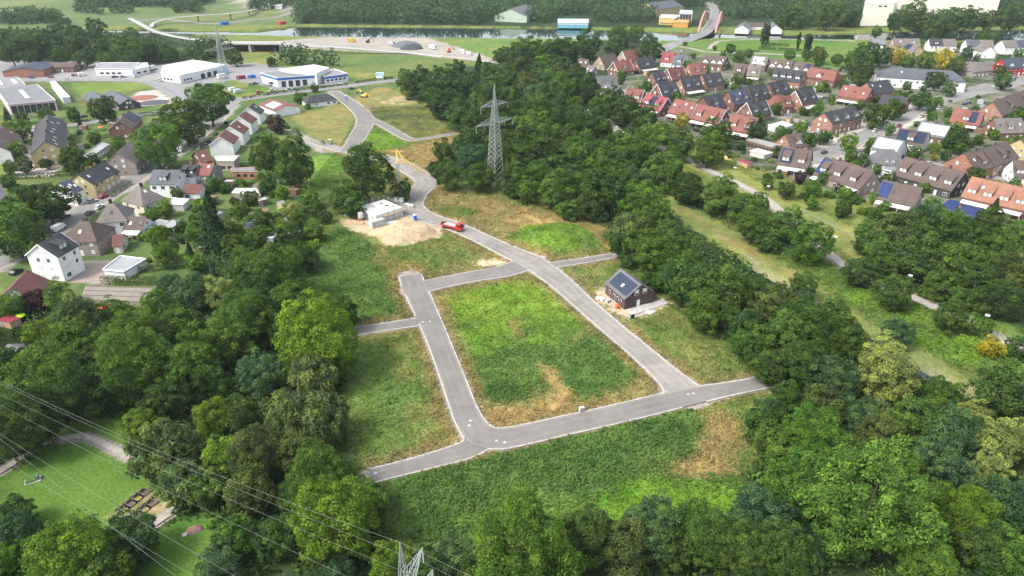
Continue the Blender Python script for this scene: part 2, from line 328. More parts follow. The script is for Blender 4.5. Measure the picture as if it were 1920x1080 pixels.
# dry, taller fringe along the plot roads
RD=np.full(GX.shape,99.0)
for r in ROADS:
    P=r[5]
    for a,b in zip(P[:-1],P[1:]):
        w=win([a[0],b[0]],[a[1],b[1]],8); RD[w]=np.minimum(RD[w],segdist(GX[w],GY[w],[a,b])-(a[2]+b[2])/4)
site=inpoly(GX,GY,w2([(600,280),(860,240),(1000,370),(1150,480),(1450,700),(1450,740),(1290,770),(880,870),(690,910),(650,620),(740,500),(600,420)]))
fr=site&(RD<2.6+3.0*fbm(GX,GY,6,2,31))&(RD>-1)&(GC[...,0]<0.25)
k=np.clip(1.25-RD[fr]/4.5,0,1)[:,None]*0.85; n=fbm(GX[fr],GY[fr],3,2,4)[:,None]
GC[fr]=GC[fr]*(1-k)+k*(np.array(DRY)*n+np.array((0.13,0.105,0.05))*(1-n))
gr=RD<0.7; GC[gr]=np.array(GRV)*0.8
# fine colour mottling of the plants themselves
nn=(fbm(GX,GY,2.4,2,40)-0.5)[...,None]; GC*=1+0.5*nn*(GV[...,None]>0.05)
nn=(fbm(GX,GY,11,2,44)-0.5)[...,None]; GC*=1+np.array([0.5,0.25,0.2])*nn*(GV[...,None]>0.05)
# relief: plants, spoil heap, grassy mound, levee slopes, canal bed
def bump(px,py,rx,ry,h,rot=0):
    c=at(px,py); X=GX-c[0];Y=GY-c[1]; a=math.radians(rot); u=X*math.cos(a)+Y*math.sin(a); v=-X*math.sin(a)+Y*math.cos(a)
    q=np.clip(1-(u/rx)**2-(v/ry)**2,0,1); return h*q*q*(3-2*q)
HEAP=bump(768,437,11,6.8,4.2,-10)+bump(738,449,9,6,1.9,0)
MOUND=bump(1055,452,17,15,3.6)
sup=np.clip((RD-0.4)/1.2,0,1)
GZ+=HEAP*(0.9+0.2*fbm(GX,GY,3,2,3))+MOUND+0
GZ+=sup*GV*(fbm(GX,GY,2.1,2,60)*1.1+fbm(GX,GY,0.9,1,61)*0.5)-0.05
CANAL=[(-400,54),(100,58),(300,62),(480,66),(560,68),(640,69),(780,70),(900,71),(1140,73),(1250,76),(1350,71),(1480,72),(1610,74),(1720,76),(1920,76),(2300,78),(2300,50),(1920,52),(1700,56),(1620,60),(1480,63),(1340,60),(1180,56),(1100,52),(900,50),(560,47),(480,57),(300,55),(100,52),(-400,48)]
cw=w2(CANAL); cm=inpoly(GX,GY,cw); GZ[cm]=-2.5
CREEK=smooth([(*at(x,y)[:2],3.5) for x,y in [(1370,470),(1400,495),(1460,530),(1560,588),(1640,634),(1740,698),(1800,735)]],6)
w=win([p[0] for p in CREEK],[p[1] for p in CREEK],6); cr=segdist(GX[w],GY[w],CREEK); GZ[w]-=2.2*np.clip(1-cr/4.5,0,1)*(RD[w]>0)
v=np.stack([GX,GY,GZ],-1).reshape(-1,3); idx=np.arange(NX*NY).reshape(NY,NX)
f=np.stack([idx[:-1,:-1],idx[:-1,1:],idx[1:,1:],idx[1:,:-1]],-1).reshape(-1,4)
gm=D.materials.new('ground_cover'); gm.use_nodes=True; n_=gm.node_tree.nodes; l_=gm.node_tree.links; b_=n_['Principled BSDF']
b_.inputs['Roughness'].default_value=0.95; b_.inputs['Specular IOR Level'].default_value=0.1
a_=n_.new('ShaderNodeAttribute'); a_.attribute_name='cover'
t_=n_.new('ShaderNodeTexNoise'); t_.inputs['Scale'].default_value=1.7; t_.inputs['Detail'].default_value=4; tc_=n_.new('ShaderNodeTexCoord'); l_.new(tc_.outputs['Object'],t_.inputs['Vector'])
mr_=n_.new('ShaderNodeMapRange'); mr_.inputs[1].default_value=0.3; mr_.inputs[2].default_value=0.7; mr_.inputs[3].default_value=0.72; mr_.inputs[4].default_value=1.28; l_.new(t_.outputs['Fac'],mr_.inputs[0])
x_=n_.new('ShaderNodeVectorMath'); x_.operation='SCALE'; l_.new(a_.outputs['Color'],x_.inputs[0]); l_.new(mr_.outputs[0],x_.inputs['Scale']); l_.new(x_.outputs[0],b_.inputs['Base Color'])
col4=np.concatenate([np.clip(GC,0,1),np.ones(GX.shape+(1,))],-1)
o=D.objects.new('ground',npmesh('ground',v,f,gm,{'cover':('FLOAT_COLOR',col4.reshape(-1,4))},smooth=True)); link(o); tag(o,kind='structure')
def gz(x,y):
    i=min(max(np.searchsorted(xs,x)-1,0),NX-2); j=min(max(np.searchsorted(ys,y)-1,0),NY-2); return float(GZ[j:j+2,i:i+2].max())
# ---------------- water
wm=mat('water',(0.012,0.026,0.026),rough=0.06,spec=0.5,noise=0.12,amt=0.2)
mb=MB(); mb.poly([(x,y,-1.2) for x,y in cw][::-1])
tag(mb.build('canal_water',wm),kind='structure')
mb=MB()
for a,b in zip(CREEK[:-1],CREEK[1:]):
    d=Vector((b[0]-a[0],b[1]-a[1],0)).normalized(); q=Vector((-d.y,d.x,0))*2.6
    mb.quad(Vector((a[0],a[1],-1.55))-q,Vector((b[0],b[1],-1.55))-q,Vector((b[0],b[1],-1.55))+q,Vector((a[0],a[1],-1.55))+q)
tag(mb.build('creek_water',wm),kind='structure')
# ---------------- road surfaces and kerbs
RM={'asphalt':mat('asphalt',(0.158,0.148,0.136),0.9,0.2,noise=0.5,amt=0.08,noise2=0.11,amt2=0.13),
    'dusty':mat('dusty_asphalt',(0.205,0.192,0.172),0.92,0.2,noise=0.45,amt=0.1,noise2=0.09,amt2=0.17),
    'oldasphalt':mat('old_asphalt',(0.180,0.175,0.168),0.9,0.2,noise=0.4,amt=0.1,noise2=0.06,amt2=0.12),
    'gravel':mat('gravel_path',(0.30,0.275,0.24),0.95,0.1,noise=0.8,amt=0.15),
    'paving':mat('paving_slabs',(0.25,0.225,0.20),0.9,0.2,noise=0.5,amt=0.15,noise2=0.1,amt2=0.15),
    'yardgrey':mat('yard_asphalt',(0.2,0.2,0.2),0.9,0.2,noise=0.3,amt=0.12)}
def road_wear(m,tr,ed):
    """worn wheel tracks and dirt washed in from the verges, following the road"""
    n=m.node_tree.nodes; l=m.node_tree.links; b=n['Principled BSDF']; src=b.inputs['Base Color'].links[0].from_socket
    au=n.new('ShaderNodeAttribute'); au.attribute_name='across'; av=n.new('ShaderNodeAttribute'); av.attribute_name='along'
    def M(op,a,b_=None,c=None):
        q=n.new('ShaderNodeMath'); q.operation=op
        for k,v in enumerate((a,b_,c)):
            if v is None: continue
            if isinstance(v,(int,float)): q.inputs[k].default_value=v
            else: l.new(v,q.inputs[k])
        return q.outputs[0]
    cb=n.new('ShaderNodeCombineXYZ'); l.new(M('MULTIPLY',au.outputs['Fac'],1.6),cb.inputs[0]); l.new(M('MULTIPLY',av.outputs['Fac'],0.07),cb.inputs[1])
    t=n.new('ShaderNodeTexNoise'); t.inputs['Scale'].default_value=1.6; t.inputs['Detail'].default_value=4; l.new(cb.outputs[0],t.inputs['Vector'])
    a=M('ABSOLUTE',au.outputs['Fac']); tk=M('MAXIMUM',M('SUBTRACT',1.0,M('MULTIPLY',M('ABSOLUTE',M('SUBTRACT',a,0.4)),5.0)),0.0)
    eg=M('MAXIMUM',M('MULTIPLY',M('SUBTRACT',a,0.72),3.6),0.0); nz=M('MAXIMUM',M('MULTIPLY',M('SUBTRACT',t.outputs['Fac'],0.36),3.2),0.0)
    f=M('ADD',M('MULTIPLY',M('MULTIPLY',tk,nz),tr),M('MULTIPLY',M('MULTIPLY',eg,nz),ed)); f=M('MINIMUM',f,0.75)
    mx=n.new('ShaderNodeMix'); mx.data_type='RGBA'; l.new(f,mx.inputs[0]); l.new(src,mx.inputs[6]); mx.inputs[7].default_value=(.36,.32,.255,1); l.new(mx.outputs[2],b.inputs['Base Color'])
road_wear(RM['asphalt'],.16,.5); road_wear(RM['dusty'],.45,.7); road_wear(RM['oldasphalt'],.15,.3)
km=mat('kerb_stone',(0.36,0.34,0.31),0.9,noise=0.7,amt=0.2)
def offs(P,k):
    out=[]
    for i,p in enumerate(P):
        a=P[max(i-1,0)]; b=P[min(i+1,len(P)-1)]; dx,dy=b[0]-a[0],b[1]-a[1]; l=math.hypot(dx,dy); out.append((p[0]-dy/l*k(p),p[1]+dx/l*k(p)))
    return out
def inroad(mx,my,P):
    for q in ROADS:
        if q[5] is P: continue
        for a,b in zip(q[5][:-1],q[5][1:]):
            L2=(b[0]-a[0])**2+(b[1]-a[1])**2+1e-9; t=min(1,max(0,((mx-a[0])*(b[0]-a[0])+(my-a[1])*(b[1]-a[1]))/L2))
            if math.hypot(mx-a[0]-t*(b[0]-a[0]),my-a[1]-t*(b[1]-a[1]))<(a[2]+(b[2]-a[2])*t)/2+.15: return True
    return False
for i,(nm,mk,_,ww,kerb,P) in enumerate(ROADS):
    z=0.06+0.006*i; a=offs(P,lambda p:p[2]/2); b=offs(P,lambda p:-p[2]/2); mb=MB()
    for j in range(len(P)-1): mb.quad((*b[j],z),(*b[j+1],z),(*a[j+1],z),(*a[j],z))
    o=mb.build(nm,RM[mk]); tag(o,kind='structure'); cum=[0.0]
    for p_,q_ in zip(P[:-1],P[1:]): cum.append(cum[-1]+math.hypot(q_[0]-p_[0],q_[1]-p_[1]))
    o.data.attributes.new('across','FLOAT','POINT').data.foreach_set('value',[-1,-1,1,1]*(len(P)-1))
    o.data.attributes.new('along','FLOAT','POINT').data.foreach_set('value',[c_ for k_ in range(len(P)-1) for c_ in (cum[k_],cum[k_+1],cum[k_+1],cum[k_])])
    for side,on in zip((1,-1),kerb):
        if not on: continue
        e0=offs(P,lambda p:side*(p[2]/2)); e1=offs(P,lambda p:side*(p[2]/2+0.32)); mb=MB(); ok=False
        for j in range(len(P)-1):
            mx,my=(e0[j][0]+e1[j+1][0])/2,(e0[j][1]+e1[j+1][1])/2
            if inroad(mx,my,P): continue
            ok=True; r_=[(*e0[j],0),(*e0[j+1],0),(*e1[j+1],0),(*e1[j],0)]
            if side<0: r_=r_[::-1]
            mb.hexa(r_,[(x,y,z+0.1) for x,y,_ in r_])
        if ok: tag(mb.build('kerb',km),kind='structure')
# ---------------- tree crowns: leaf sprays spread over many branch clumps
def leaf_mat():
    m=D.materials.new('leaves'); m.use_nodes=True; n=m.node_tree.nodes; l=m.node_tree.links; n.remove(n['Principled BSDF'])
    oi=n.new('ShaderNodeObjectInfo'); at_=n.new('ShaderNodeAttribute'); at_.attribute_name='tint'
    hv=n.new('ShaderNodeMapRange'); hv.inputs[1].default_value=0.6; hv.inputs[2].default_value=1.5; l.new(at_.outputs['Fac'],hv.inputs[0])
    hm=n.new('ShaderNodeMix'); hm.data_type='RGBA'; hm.inputs[6].default_value=(0.86,0.96,1.12,1); hm.inputs[7].default_value=(1.20,1.08,0.76,1); l.new(hv.outputs[0],hm.inputs[0])
    hx=n.new('ShaderNodeVectorMath'); hx.operation='MULTIPLY'; l.new(oi.outputs['Color'],hx.inputs[0]); l.new(hm.outputs[2],hx.inputs[1])
    sc=n.new('ShaderNodeVectorMath'); sc.operation='SCALE'; l.new(hx.outputs[0],sc.inputs[0]); l.new(at_.outputs['Fac'],sc.inputs['Scale'])
    d=n.new('ShaderNodeBsdfDiffuse'); t=n.new('ShaderNodeBsdfTranslucent'); mx=n.new('ShaderNodeMixShader'); mx.inputs[0].default_value=0.3
    l.new(sc.outputs[0],d.inputs[0]); l.new(sc.outputs[0],t.inputs[0]); l.new(d.outputs[0],mx.inputs[1]); l.new(t.outputs[0],mx.inputs[2])
    l.new(mx.outputs[0],n['Material Output'].inputs['Surface']); return m
LEAF=leaf_mat(); BARK=mat('bark',(0.11,0.085,0.06),0.9,noise=3,amt=0.3)
def cards(c,nrm,size,rng,asp=0.6,droop=None):
    """c n x 3 centres, nrm n x 3 normals -> quads"""
    n=len(c); nrm=nrm/np.linalg.norm(nrm,axis=1,keepdims=True)
    a=rng.normal(size=(n,3))
    if droop is not None: a=a*0.35+np.array(droop)
    u=a-(a*nrm).sum(1,keepdims=True)*nrm; u/=np.linalg.norm(u,axis=1,keepdims=True)+1e-9
    w=np.cross(nrm,u); s=(size*rng.uniform(0.6,1.4,n))[:,None]
    p=[c-u*s-w*s*asp*0.35,c-u*s*0.1-w*s*asp,c+u*s+w*s*asp*0.2,c+u*s*0.05+w*s*asp]
    return np.stack(p,1).reshape(-1,3)
def crown(name,seed,nl=70,npl=120,kind='broad',cs=0.06):
    rng=np.random.default_rng(seed); V=[];T=[]
    if kind in('cone','spruce'):
        N=nl*npl; h=rng.random(N)**0.8; ang=rng.random(N)*6.283; tier=np.floor(h*11)/11; f=(h*11)%1
        rad=(1-h)**0.85*(0.72+0.28*(1-f))*(0.85+0.2*np.sin(ang*5+tier*20)); q=np.sqrt(rng.uniform(0.45,1,N)); r=rad*q
        c=np.stack([np.cos(ang)*r,np.sin(ang)*r,0.1+h*2.9-0.25*r],1)
        nrm=np.stack([np.cos(ang)*0.7,np.sin(ang)*0.7,np.full(N,0.8)],1)+rng.normal(size=(N,3))*0.45
        V.append(cards(c,nrm,cs*1.1,rng)); T.append(rng.uniform(0.7,1.3,N))
    else:
        i=np.arange(nl)+0.5; ph=np.arccos(1-2*i/nl); th=math.pi*(1+5**0.5)*i
        d=np.stack([np.cos(th)*np.sin(ph),np.sin(th)*np.sin(ph),np.cos(ph)],1)+rng.normal(size=(nl,3))*0.16
        d/=np.linalg.norm(d,axis=1,keepdims=True)
        dist=0.46+0.50*rng.random(nl)**0.7; lr=rng.uniform(0.13,0.29,nl)*(90/nl)**0.3
        big=0.88+0.20*np.sin(d[:,0]*3+seed)*np.cos(d[:,1]*2.6+seed*2)+0.10*np.sin(d[:,0]*7+d[:,2]*6+seed*3)
        if kind=='poplar': sc=np.array([1,1,4.2]); zc=4.4
        elif kind=='bush': sc=np.array([1,1,0.75]); zc=0.62
        elif kind=='ball': sc=np.array([1,1,1]); zc=1.25; dist[:]=0.72; lr[:]=0.25; big[:]=1
        else: sc=np.array([1,1,rng.uniform(1.0,1.22)]); zc=1.12
        L=d*(dist*big)[:,None]*sc+np.array([0,0,zc])
        lt=rng.uniform(0.66,1.36,nl)
        for k in range(nl):
            n=npl; e=rng.normal(size=(n,3)); e/=np.linalg.norm(e,axis=1,keepdims=True)
            e=e+d[k]*0.55+np.array([0,0,0.35]); e/=np.linalg.norm(e,axis=1,keepdims=True)
            rr=lr[k]*(0.75+0.5*rng.random(n)**2)[:,None]*np.array([1,1,0.8 if kind!='poplar' else 1.8])
            c=L[k]+e*rr
            if kind=='willow': c[:,2]-=rng.random(n)**2*0.30; 
            keep=np.ones(n,bool)
            for q in range(nl):
                if q!=k and abs(L[q]-L[k]).max()<0.7: keep&=(((c-L[q])/np.array([1,1,1 if kind!='poplar' else 2]))**2).sum(1)>(lr[q]*0.72)**2
            c=c[keep]; e=e[keep]; n=len(c)
            if n==0: continue
            nrm=e*0.7+rng.normal(size=(n,3))*0.6+np.array([0,0,0.4])
            V.append(cards(c,nrm,cs*(0.9 if kind!='willow' else 1.0),rng,0.6 if kind!='willow' else 0.28,None if kind!='willow' else (0,0,-1)))
            T.append(lt[k]*rng.uniform(0.72,1.30,n)*(1+0.25*np.clip(e[:,2],-0.2,1)*0))
    V=np.concatenate(V); T=np.repeat(np.concatenate(T),4); f=np.arange(len(V)).reshape(-1,4)
    return npmesh(name,V,f,LEAF,{'tint':('FLOAT',T)})
CR={}
for k,n,arg in (('broad',7,dict(nl=120,npl=125,cs=0.047)),('feather',3,dict(nl=150,npl=110,cs=0.042)),('huge',4,dict(nl=380,npl=110,cs=0.026)),('willow',3,dict(nl=90,npl=130,kind='willow',cs=0.085)),
        ('cone',2,dict(nl=60,npl=70,kind='cone',cs=0.075)),('poplar',2,dict(nl=90,npl=70,kind='poplar',cs=0.16)),('bush',4,dict(nl=34,npl=60,kind='bush',cs=0.11)),('ball',1,dict(nl=60,npl=90,kind='ball',cs=0.06)),('small',5,dict(nl=70,npl=70,cs=0.075))):
    CR[k]=[crown('crown',11+17*i+len(k),**arg) for i in range(n)]
def trunk_mesh(h,top,seed,kind):
    rng=random.Random(seed); mb=MB(); r=0.055 if kind!='poplar' else 0.1
    mb.tube([(0,0,-0.06),(rng.uniform(-.02,.02),0,h*0.4),(0,rng.uniform(-.03,.03),h),(0,0,top)],[r*1.25,r,r*0.75,r*0.2],6)
    for i in range(6 if kind not in('cone',) else 0):
        a=i*1.05+rng.random(); z=h*(0.75+0.1*i); e=0.55+0.15*rng.random()
        mb.tube([(0,0,z),(math.cos(a)*e*0.5,math.sin(a)*e*0.5,z+0.22),(math.cos(a)*e,math.sin(a)*e,z+0.55)],[r*0.5,r*0.35,r*0.12],4)
    me=D.meshes.new('trunk'); me.from_pydata(mb.v,[],mb.f); me.update(); me.materials.append(BARK); return me
TR={k:trunk_mesh(h,t,3,k) for k,(h,t) in dict(broad=(0.55,1.5),feather=(0.5,1.5),huge=(0.5,1.5),willow=(0.6,1.5),cone=(0.4,2.7),poplar=(0.8,7),bush=(0.2,0.8),ball=(0.6,1.3),small=(0.5,1.4)).items()}
ZC=dict(broad=1.12,feather=1.12,huge=1.12,willow=1.15,cone=1.35,poplar=4.4,bush=0.62,ball=1.25,small=1.12)
# kind letter: crown family, colour, wording of the colour/shape, name
KIND={
 'd':('broad',(0.050, 0.093, 0.025),'dark green broad tree','broadleaf_tree'),
 'm':('broad',(0.070, 0.128, 0.029),'mid-green broad tree','leafy_tree'),
 'g':('feather',(0.078, 0.155, 0.028),'fresh green leafy tree','leafy_tree'),
 'y':('feather',(0.100, 0.175, 0.025),'yellow-green leafy tree','yellow_green_tree'),
 'Y':('feather',(0.2, 0.245, 0.07),'pale yellow-green tree','yellow_green_tree'),
 'o':('broad',(0.072, 0.100, 0.033),'olive-brown crowned tree','brownish_tree'),
 'w':('willow',(0.092, 0.140, 0.052),'grey-green drooping tree','willow_tree'),
 'b':('feather',(0.060, 0.118, 0.050),'blue-green feathery tree','feathery_tree'),
 'c':('cone',(0.032, 0.062, 0.026),'dark conical conifer','conifer_tree'),
 'e':('cone',(0.066, 0.105, 0.08),'bluish spruce','spruce_tree'),
 'p':('poplar',(0.029,0.061,0.023),'slim dark columnar tree','columnar_tree'),
 'r':('small',(0.051,0.029,0.038),'dark purple-leaved tree','copper_tree'),
 'a':('small',(0.3, 0.26, 0.03),'golden yellow tree','yellow_tree'),
 'k':('ball',(0.051,0.109,0.029),'clipped round-headed tree','round_tree'),
 'u':('bush',(0.061,0.123,0.029),'green garden bush','bush'),
 'U':('bush',(0.123,0.196,0.029),'light green garden bush','bush'),
 'v':('bush',(0.043,0.075,0.026),'dark green bush','bush'),
}
PLANTS=[]     # (object, px, py, kind letter, radius m) for the labels
def plant(px,py,rp,k,grp=None,hs=1.0):
    fam,colr,desc,name=KIND[k]
    if fam in('broad','feather') and rp<26: fam2='small'
    elif fam in('broad','feather') and rp>56: fam2='huge'
    else: fam2=fam
    d=ray(px,py); zc=ZC[fam]*hs; t=HC/(zc*rp/FP-d[2]); R=rp*t/FP; x,y=d[0]*t,d[1]*t
    rng=random.Random(int(px*7+py*13)); s=rng.uniform(0.94,1.06)
    root=empty(name,(x,y,0),rng.uniform(0,6.283)); root.scale=(R*rng.uniform(.94,1.18),R*rng.uniform(.94,1.18),R*hs*s); root.rotation_euler[0]=rng.uniform(-.07,.07); root.rotation_euler[1]=rng.uniform(-.07,.07)
    c=D.objects.new('crown',rng.choice(CR[fam2])); link(c,root); j=rng.uniform(0.84,1.18); c.color=(colr[0]*j*rng.uniform(0.92,1.1),colr[1]*j,colr[2]*j*rng.uniform(0.9,1.1),1)
    link(D.objects.new('trunk',TR[fam2]),root)
    tag(root,None,'bush' if name=='bush' else 'tree',grp)
    PLANTS.append((root,px,py,k,R)); return root
G_CEM='trees round the cemetery lawn'; G_LW='trees of the wood beside the plots'; G_BELT='trees of the wood belt behind the plots'; G_ER='trees of the wood along the creek'; G_TOWN='garden and street trees of the old street'; G_EST='garden and street trees of the brick estate'; G_CAN='trees along the canal'; G_SE='trees in the near wood corner'; G_LEV='trees on the levee slope'
TREES={
G_CEM:"""90,715,80,m 20,690,40,d 40,795,68,d 255,680,75,m 365,695,52,m 490,705,42,b 415,722,30,d 588,700,45,w 260,800,32,y 312,838,58,w 345,900,42,w 400,782,35,y 425,862,44,y 482,852,58,o 540,775,50,w 603,785,50,w 470,922,45,o 385,915,36,m 350,942,24,v 600,890,66,m 625,965,88,y 440,1010,40,m 410,1062,40,b 30,1000,38,b 30,962,30,d 130,1045,78,y 242,1005,52,b 8,1045,32,g 200,1080,50,m 640,1068,30,b 160,740,45,d 310,745,40,d 450,780,40,d 545,850,42,o 690,935,36,m 560,930,40,d 530,1010,45,d 20,870,0,d""",
G_LW:"""592,632,74,y 512,515,66,d,.85 470,512,46,d,.85 562,480,32,d 452,600,58,m 415,645,48,m 392,660,44,g 345,618,42,m 250,642,62,m 140,602,44,w 88,634,38,y 217,588,30,g 325,617,40,d 295,567,28,g 355,552,34,b 412,548,32,Y 318,538,26,b 140,640,42,m 190,650,36,d 500,600,46,d 545,570,46,m 640,590,32,d 640,680,30,y 470,545,40,d 320,690,38,d 620,480,0,d""",
G_TOWN:"""392,425,38,c 315,468,17,k 355,477,15,c 60,562,22,r 17,572,26,g 110,556,28,g 400,515,15,e 430,513,15,e 458,492,34,d,.9 25,432,50,m 88,380,46,d,.85 42,392,42,d,.85 22,410,34,g 292,275,40,g 345,228,42,m 392,195,38,m 189,205,24,d 139,214,13,d 137,303,27,d 37,243,22,m 30,282,18,m 85,213,13,m 12,215,9,c 310,392,15,y 507,288,30,d,1.35 547,302,38,m,1.3 546,392,18,Y 528,362,13,y 683,325,46,d,1.15 648,372,26,d 752,355,20,d 592,392,16,d 518,232,18,r 500,345,18,m 660,385,22,d 560,415,20,m 540,440,24,d 585,435,20,m 495,410,18,d 450,395,16,m 470,370,14,d 430,455,20,m 445,430,14,g 520,420,15,d 340,425,12,d 478,452,20,d 45,310,15,d 15,340,16,d 610,405,14,d 500,262,12,g 480,300,14,d 590,165,8,m 560,182,9,g 245,285,9,d 150,232,7,c 175,262,7,d 225,262,8,m 210,215,8,d""",
G_BELT:"""775,160,24,d 827,150,25,d 860,125,13,d 897,120,12,c 807,175,24,d 827,195,26,d 848,186,22,d 867,217,27,d 890,236,32,d 853,205,20,m 880,155,25,d 947,145,22,m 990,160,22,o 973,107,26,d 1017,120,16,g 997,97,24,d 1033,100,26,d 1060,97,26,d 1103,85,24,d 1160,68,19,d 1193,62,15,m 1217,77,16,b 1220,97,22,d 1150,94,17,d 1083,147,26,d 1100,168,30,d 1040,157,26,m 1007,180,26,b 1027,188,24,d 1057,207,30,d 1080,217,28,d 1107,248,38,d 980,215,30,d 1000,235,30,m 1030,257,27,m 930,215,28,d 945,270,30,d 905,262,25,d 1000,282,45,d 1085,292,35,g 1135,302,35,m 1192,277,40,m 1222,255,24,y 1115,252,36,d 1010,327,28,m 1042,357,35,m 1135,357,45,d 1172,332,30,m 1110,382,30,d 1200,377,36,g 1232,397,26,g 1050,393,12,g 1128,402,14,b 975,300,35,d 970,332,30,d 995,357,25,m 840,328,27,d 902,334,26,d 885,297,26,b 815,314,15,d 830,282,20,d 1075,335,32,d 1095,350,30,m 935,310,22,d 960,355,18,d 905,185,28,d 920,160,22,m 955,180,25,d 940,240,22,m 875,270,24,d 760,150,17,d 790,140,16,d 1065,175,22,m 960,150,20,d 1050,125,22,d 1010,145,20,d 1180,355,24,m 1075,265,30,d 1150,275,28,d 1040,300,30,m 1170,385,24,m 1005,205,26,m 1030,225,26,d 1130,200,30,d 1150,180,18,d 850,150,20,d 915,128,14,m 940,105,18,d 1000,122,16,d""",
G_ER:"""1067,393,20,m 1180,424,30,w 1236,403,21,g 1200,457,30,m 1165,457,25,d 1177,490,14,d 1230,477,36,m 1266,466,30,d 1288,505,32,m 1332,515,18,d 1290,530,45,d 1258,520,30,d 1225,528,20,d 1348,550,42,m 1412,553,32,d 1320,587,38,m 1362,594,28,d 1400,612,36,d 1395,640,26,g 1452,577,40,o 1500,600,45,d 1578,610,33,m 1560,592,35,d 1592,640,36,d 1527,627,42,d 1470,627,42,m 1547,642,10,a 1660,665,38,Y 1685,627,28,b 1430,640,30,m 1440,590,28,d 1385,560,30,d 1545,650,30,d 1255,440,30,d 1215,420,28,m 1170,395,0,d 1490,570,22,b 1410,655,26,d""",
G_LEV:"""1240,322,36,m 1290,352,33,d 1260,306,28,m 1277,272,28,d 1245,247,20,m 1330,282,30,m 1172,207,30,d 1210,222,24,d 1345,252,25,d 1277,228,14,a 1352,362,36,m 1395,387,30,m 1422,382,22,m 1410,424,33,m 1472,424,36,m 1525,454,42,g 1612,507,33,d 1677,549,36,d 1690,434,45,o 1752,444,45,d 1727,484,45,d 1815,452,40,d 1797,489,46,m 1872,472,40,m 1890,514,40,o 1835,522,40,d 1875,564,40,d 1765,532,30,m 1810,557,25,m 1785,594,32,d 1840,614,20,g 1860,652,22,a 1910,652,24,d 1627,434,22,m 1735,415,36,b 1462,546,17,d 1505,537,26,d 1508,570,20,b 1650,470,26,m 1860,420,30,d 1910,440,30,m 1660,500,24,d 1780,420,26,m 1440,455,20,d 1620,460,18,d""",
G_SE:"""1443,687,36,d 1508,679,42,d 1573,711,42,b 1663,705,55,Y 1682,738,30,y 1650,772,25,w 1545,764,42,o 1606,780,38,b 1439,797,46,d 1475,744,28,d 1524,825,60,g 1459,837,42,m 1655,821,42,o 1720,777,46,m 1769,740,32,m 1891,735,55,d 1785,813,50,b 1822,777,30,Y 1858,825,50,Y 1862,878,36,Y 1907,825,36,Y 1756,862,46,b 1785,886,40,b 1635,935,118,g 1508,907,72,g 1805,964,60,y 1883,947,52,b 1423,968,50,b 1320,996,60,d 1400,1032,62,d 1850,1029,52,d 1892,1045,50,g 1736,1050,60,g 982,1038,105,g 1108,1000,50,d 1170,1021,55,o 1222,992,60,b 1263,1029,42,d 848,1042,42,b 734,1062,44,y 803,1072,40,d 1580,860,50,d 1700,900,40,d 1040,1070,50,d 900,1075,40,d 1470,1040,60,d""",
G_CAN:"""20,97,25,d 50,93,22,d 77,83,22,d 110,60,18,d 100,83,20,d 140,63,20,d 180,52,18,d 180,77,20,d 147,90,20,d 207,87,22,d 233,93,22,m 273,97,20,d 300,97,18,d 320,102,15,m 247,68,15,d 387,102,14,d 440,107,15,d 507,115,9,d 113,106,18,d 60,110,15,d 160,108,16,d 200,110,14,m 255,108,14,d 340,108,10,m 10,75,16,d 122,40,9,d 1490,30,21,m 1553,27,26,m 1587,27,21,d 1467,39,14,m 1710,28,23,m 1780,32,22,m 1815,35,20,d 1890,33,22,d 1753,52,22,d 1770,60,15,d 1843,68,10,d 1860,68,14,d 1498,76,4,p 1432,64,5,p 1440,64,5,p 1513,80,4,p 1520,80,4,p 1480,102,10,k 1513,103,10,m 1537,103,15,o 1570,110,11,k 1370,92,10,d 1644,60,10,m 1680,40,18,d 1735,38,16,m 1850,38,16,m 608,60,0,d 1285,70,0,d 550,113,7,m 1340,90,4,d 1285,82,4,d 1388,105,11,m 1405,100,8,m""",
G_EST:"""1607,112,22,d 1627,102,20,d 1613,135,22,d 1653,107,18,d 1687,105,15,a 1703,117,13,m 1737,110,18,m 1773,112,20,a 1793,124,16,o 1813,100,12,d 1728,150,10,c 1757,150,18,d 1880,150,17,d 1727,187,18,d 1643,217,22,d 1680,205,18,d 1780,167,13,m 1757,190,10,g 1383,150,11,d 1420,247,18,d 1385,240,9,c 1547,257,13,d 1513,262,17,m 1592,267,16,y 1595,292,12,g 1617,304,14,d 1646,317,10,g 1500,332,12,r 1476,357,15,d 1522,352,16,g 1507,367,9,v 1575,352,9,r 1580,389,18,d 1605,374,9,d 1525,382,12,y 1635,264,8,g 1717,287,14,d 1790,264,20,d 1802,237,8,a 1752,294,7,a 1802,410,13,y 1857,404,22,c 1750,387,18,m 1545,335,12,m 1555,365,10,u 1440,345,10,m 1460,330,8,u 1360,157,8,m 1395,122,8,m 1165,140,9,y 1213,160,9,m 1290,122,9,m 1640,165,9,m 1655,172,8,g 1700,160,8,m 1262,195,11,c 1880,110,10,m 1910,100,10,m 1770,105,0,d 1680,85,0,d 1690,180,9,d 1745,205,8,d 1835,262,10,d 1860,250,9,m 1500,295,8,m 1600,338,8,m 1660,385,10,g 1640,400,12,m""",
}
for g,s in TREES.items():
    for e in s.split():
        x,y,r,k,*h=e.split(',')
        if float(r)>0: plant(float(x),float(y),float(r),k,g,float(h[0]) if h else 1.0)
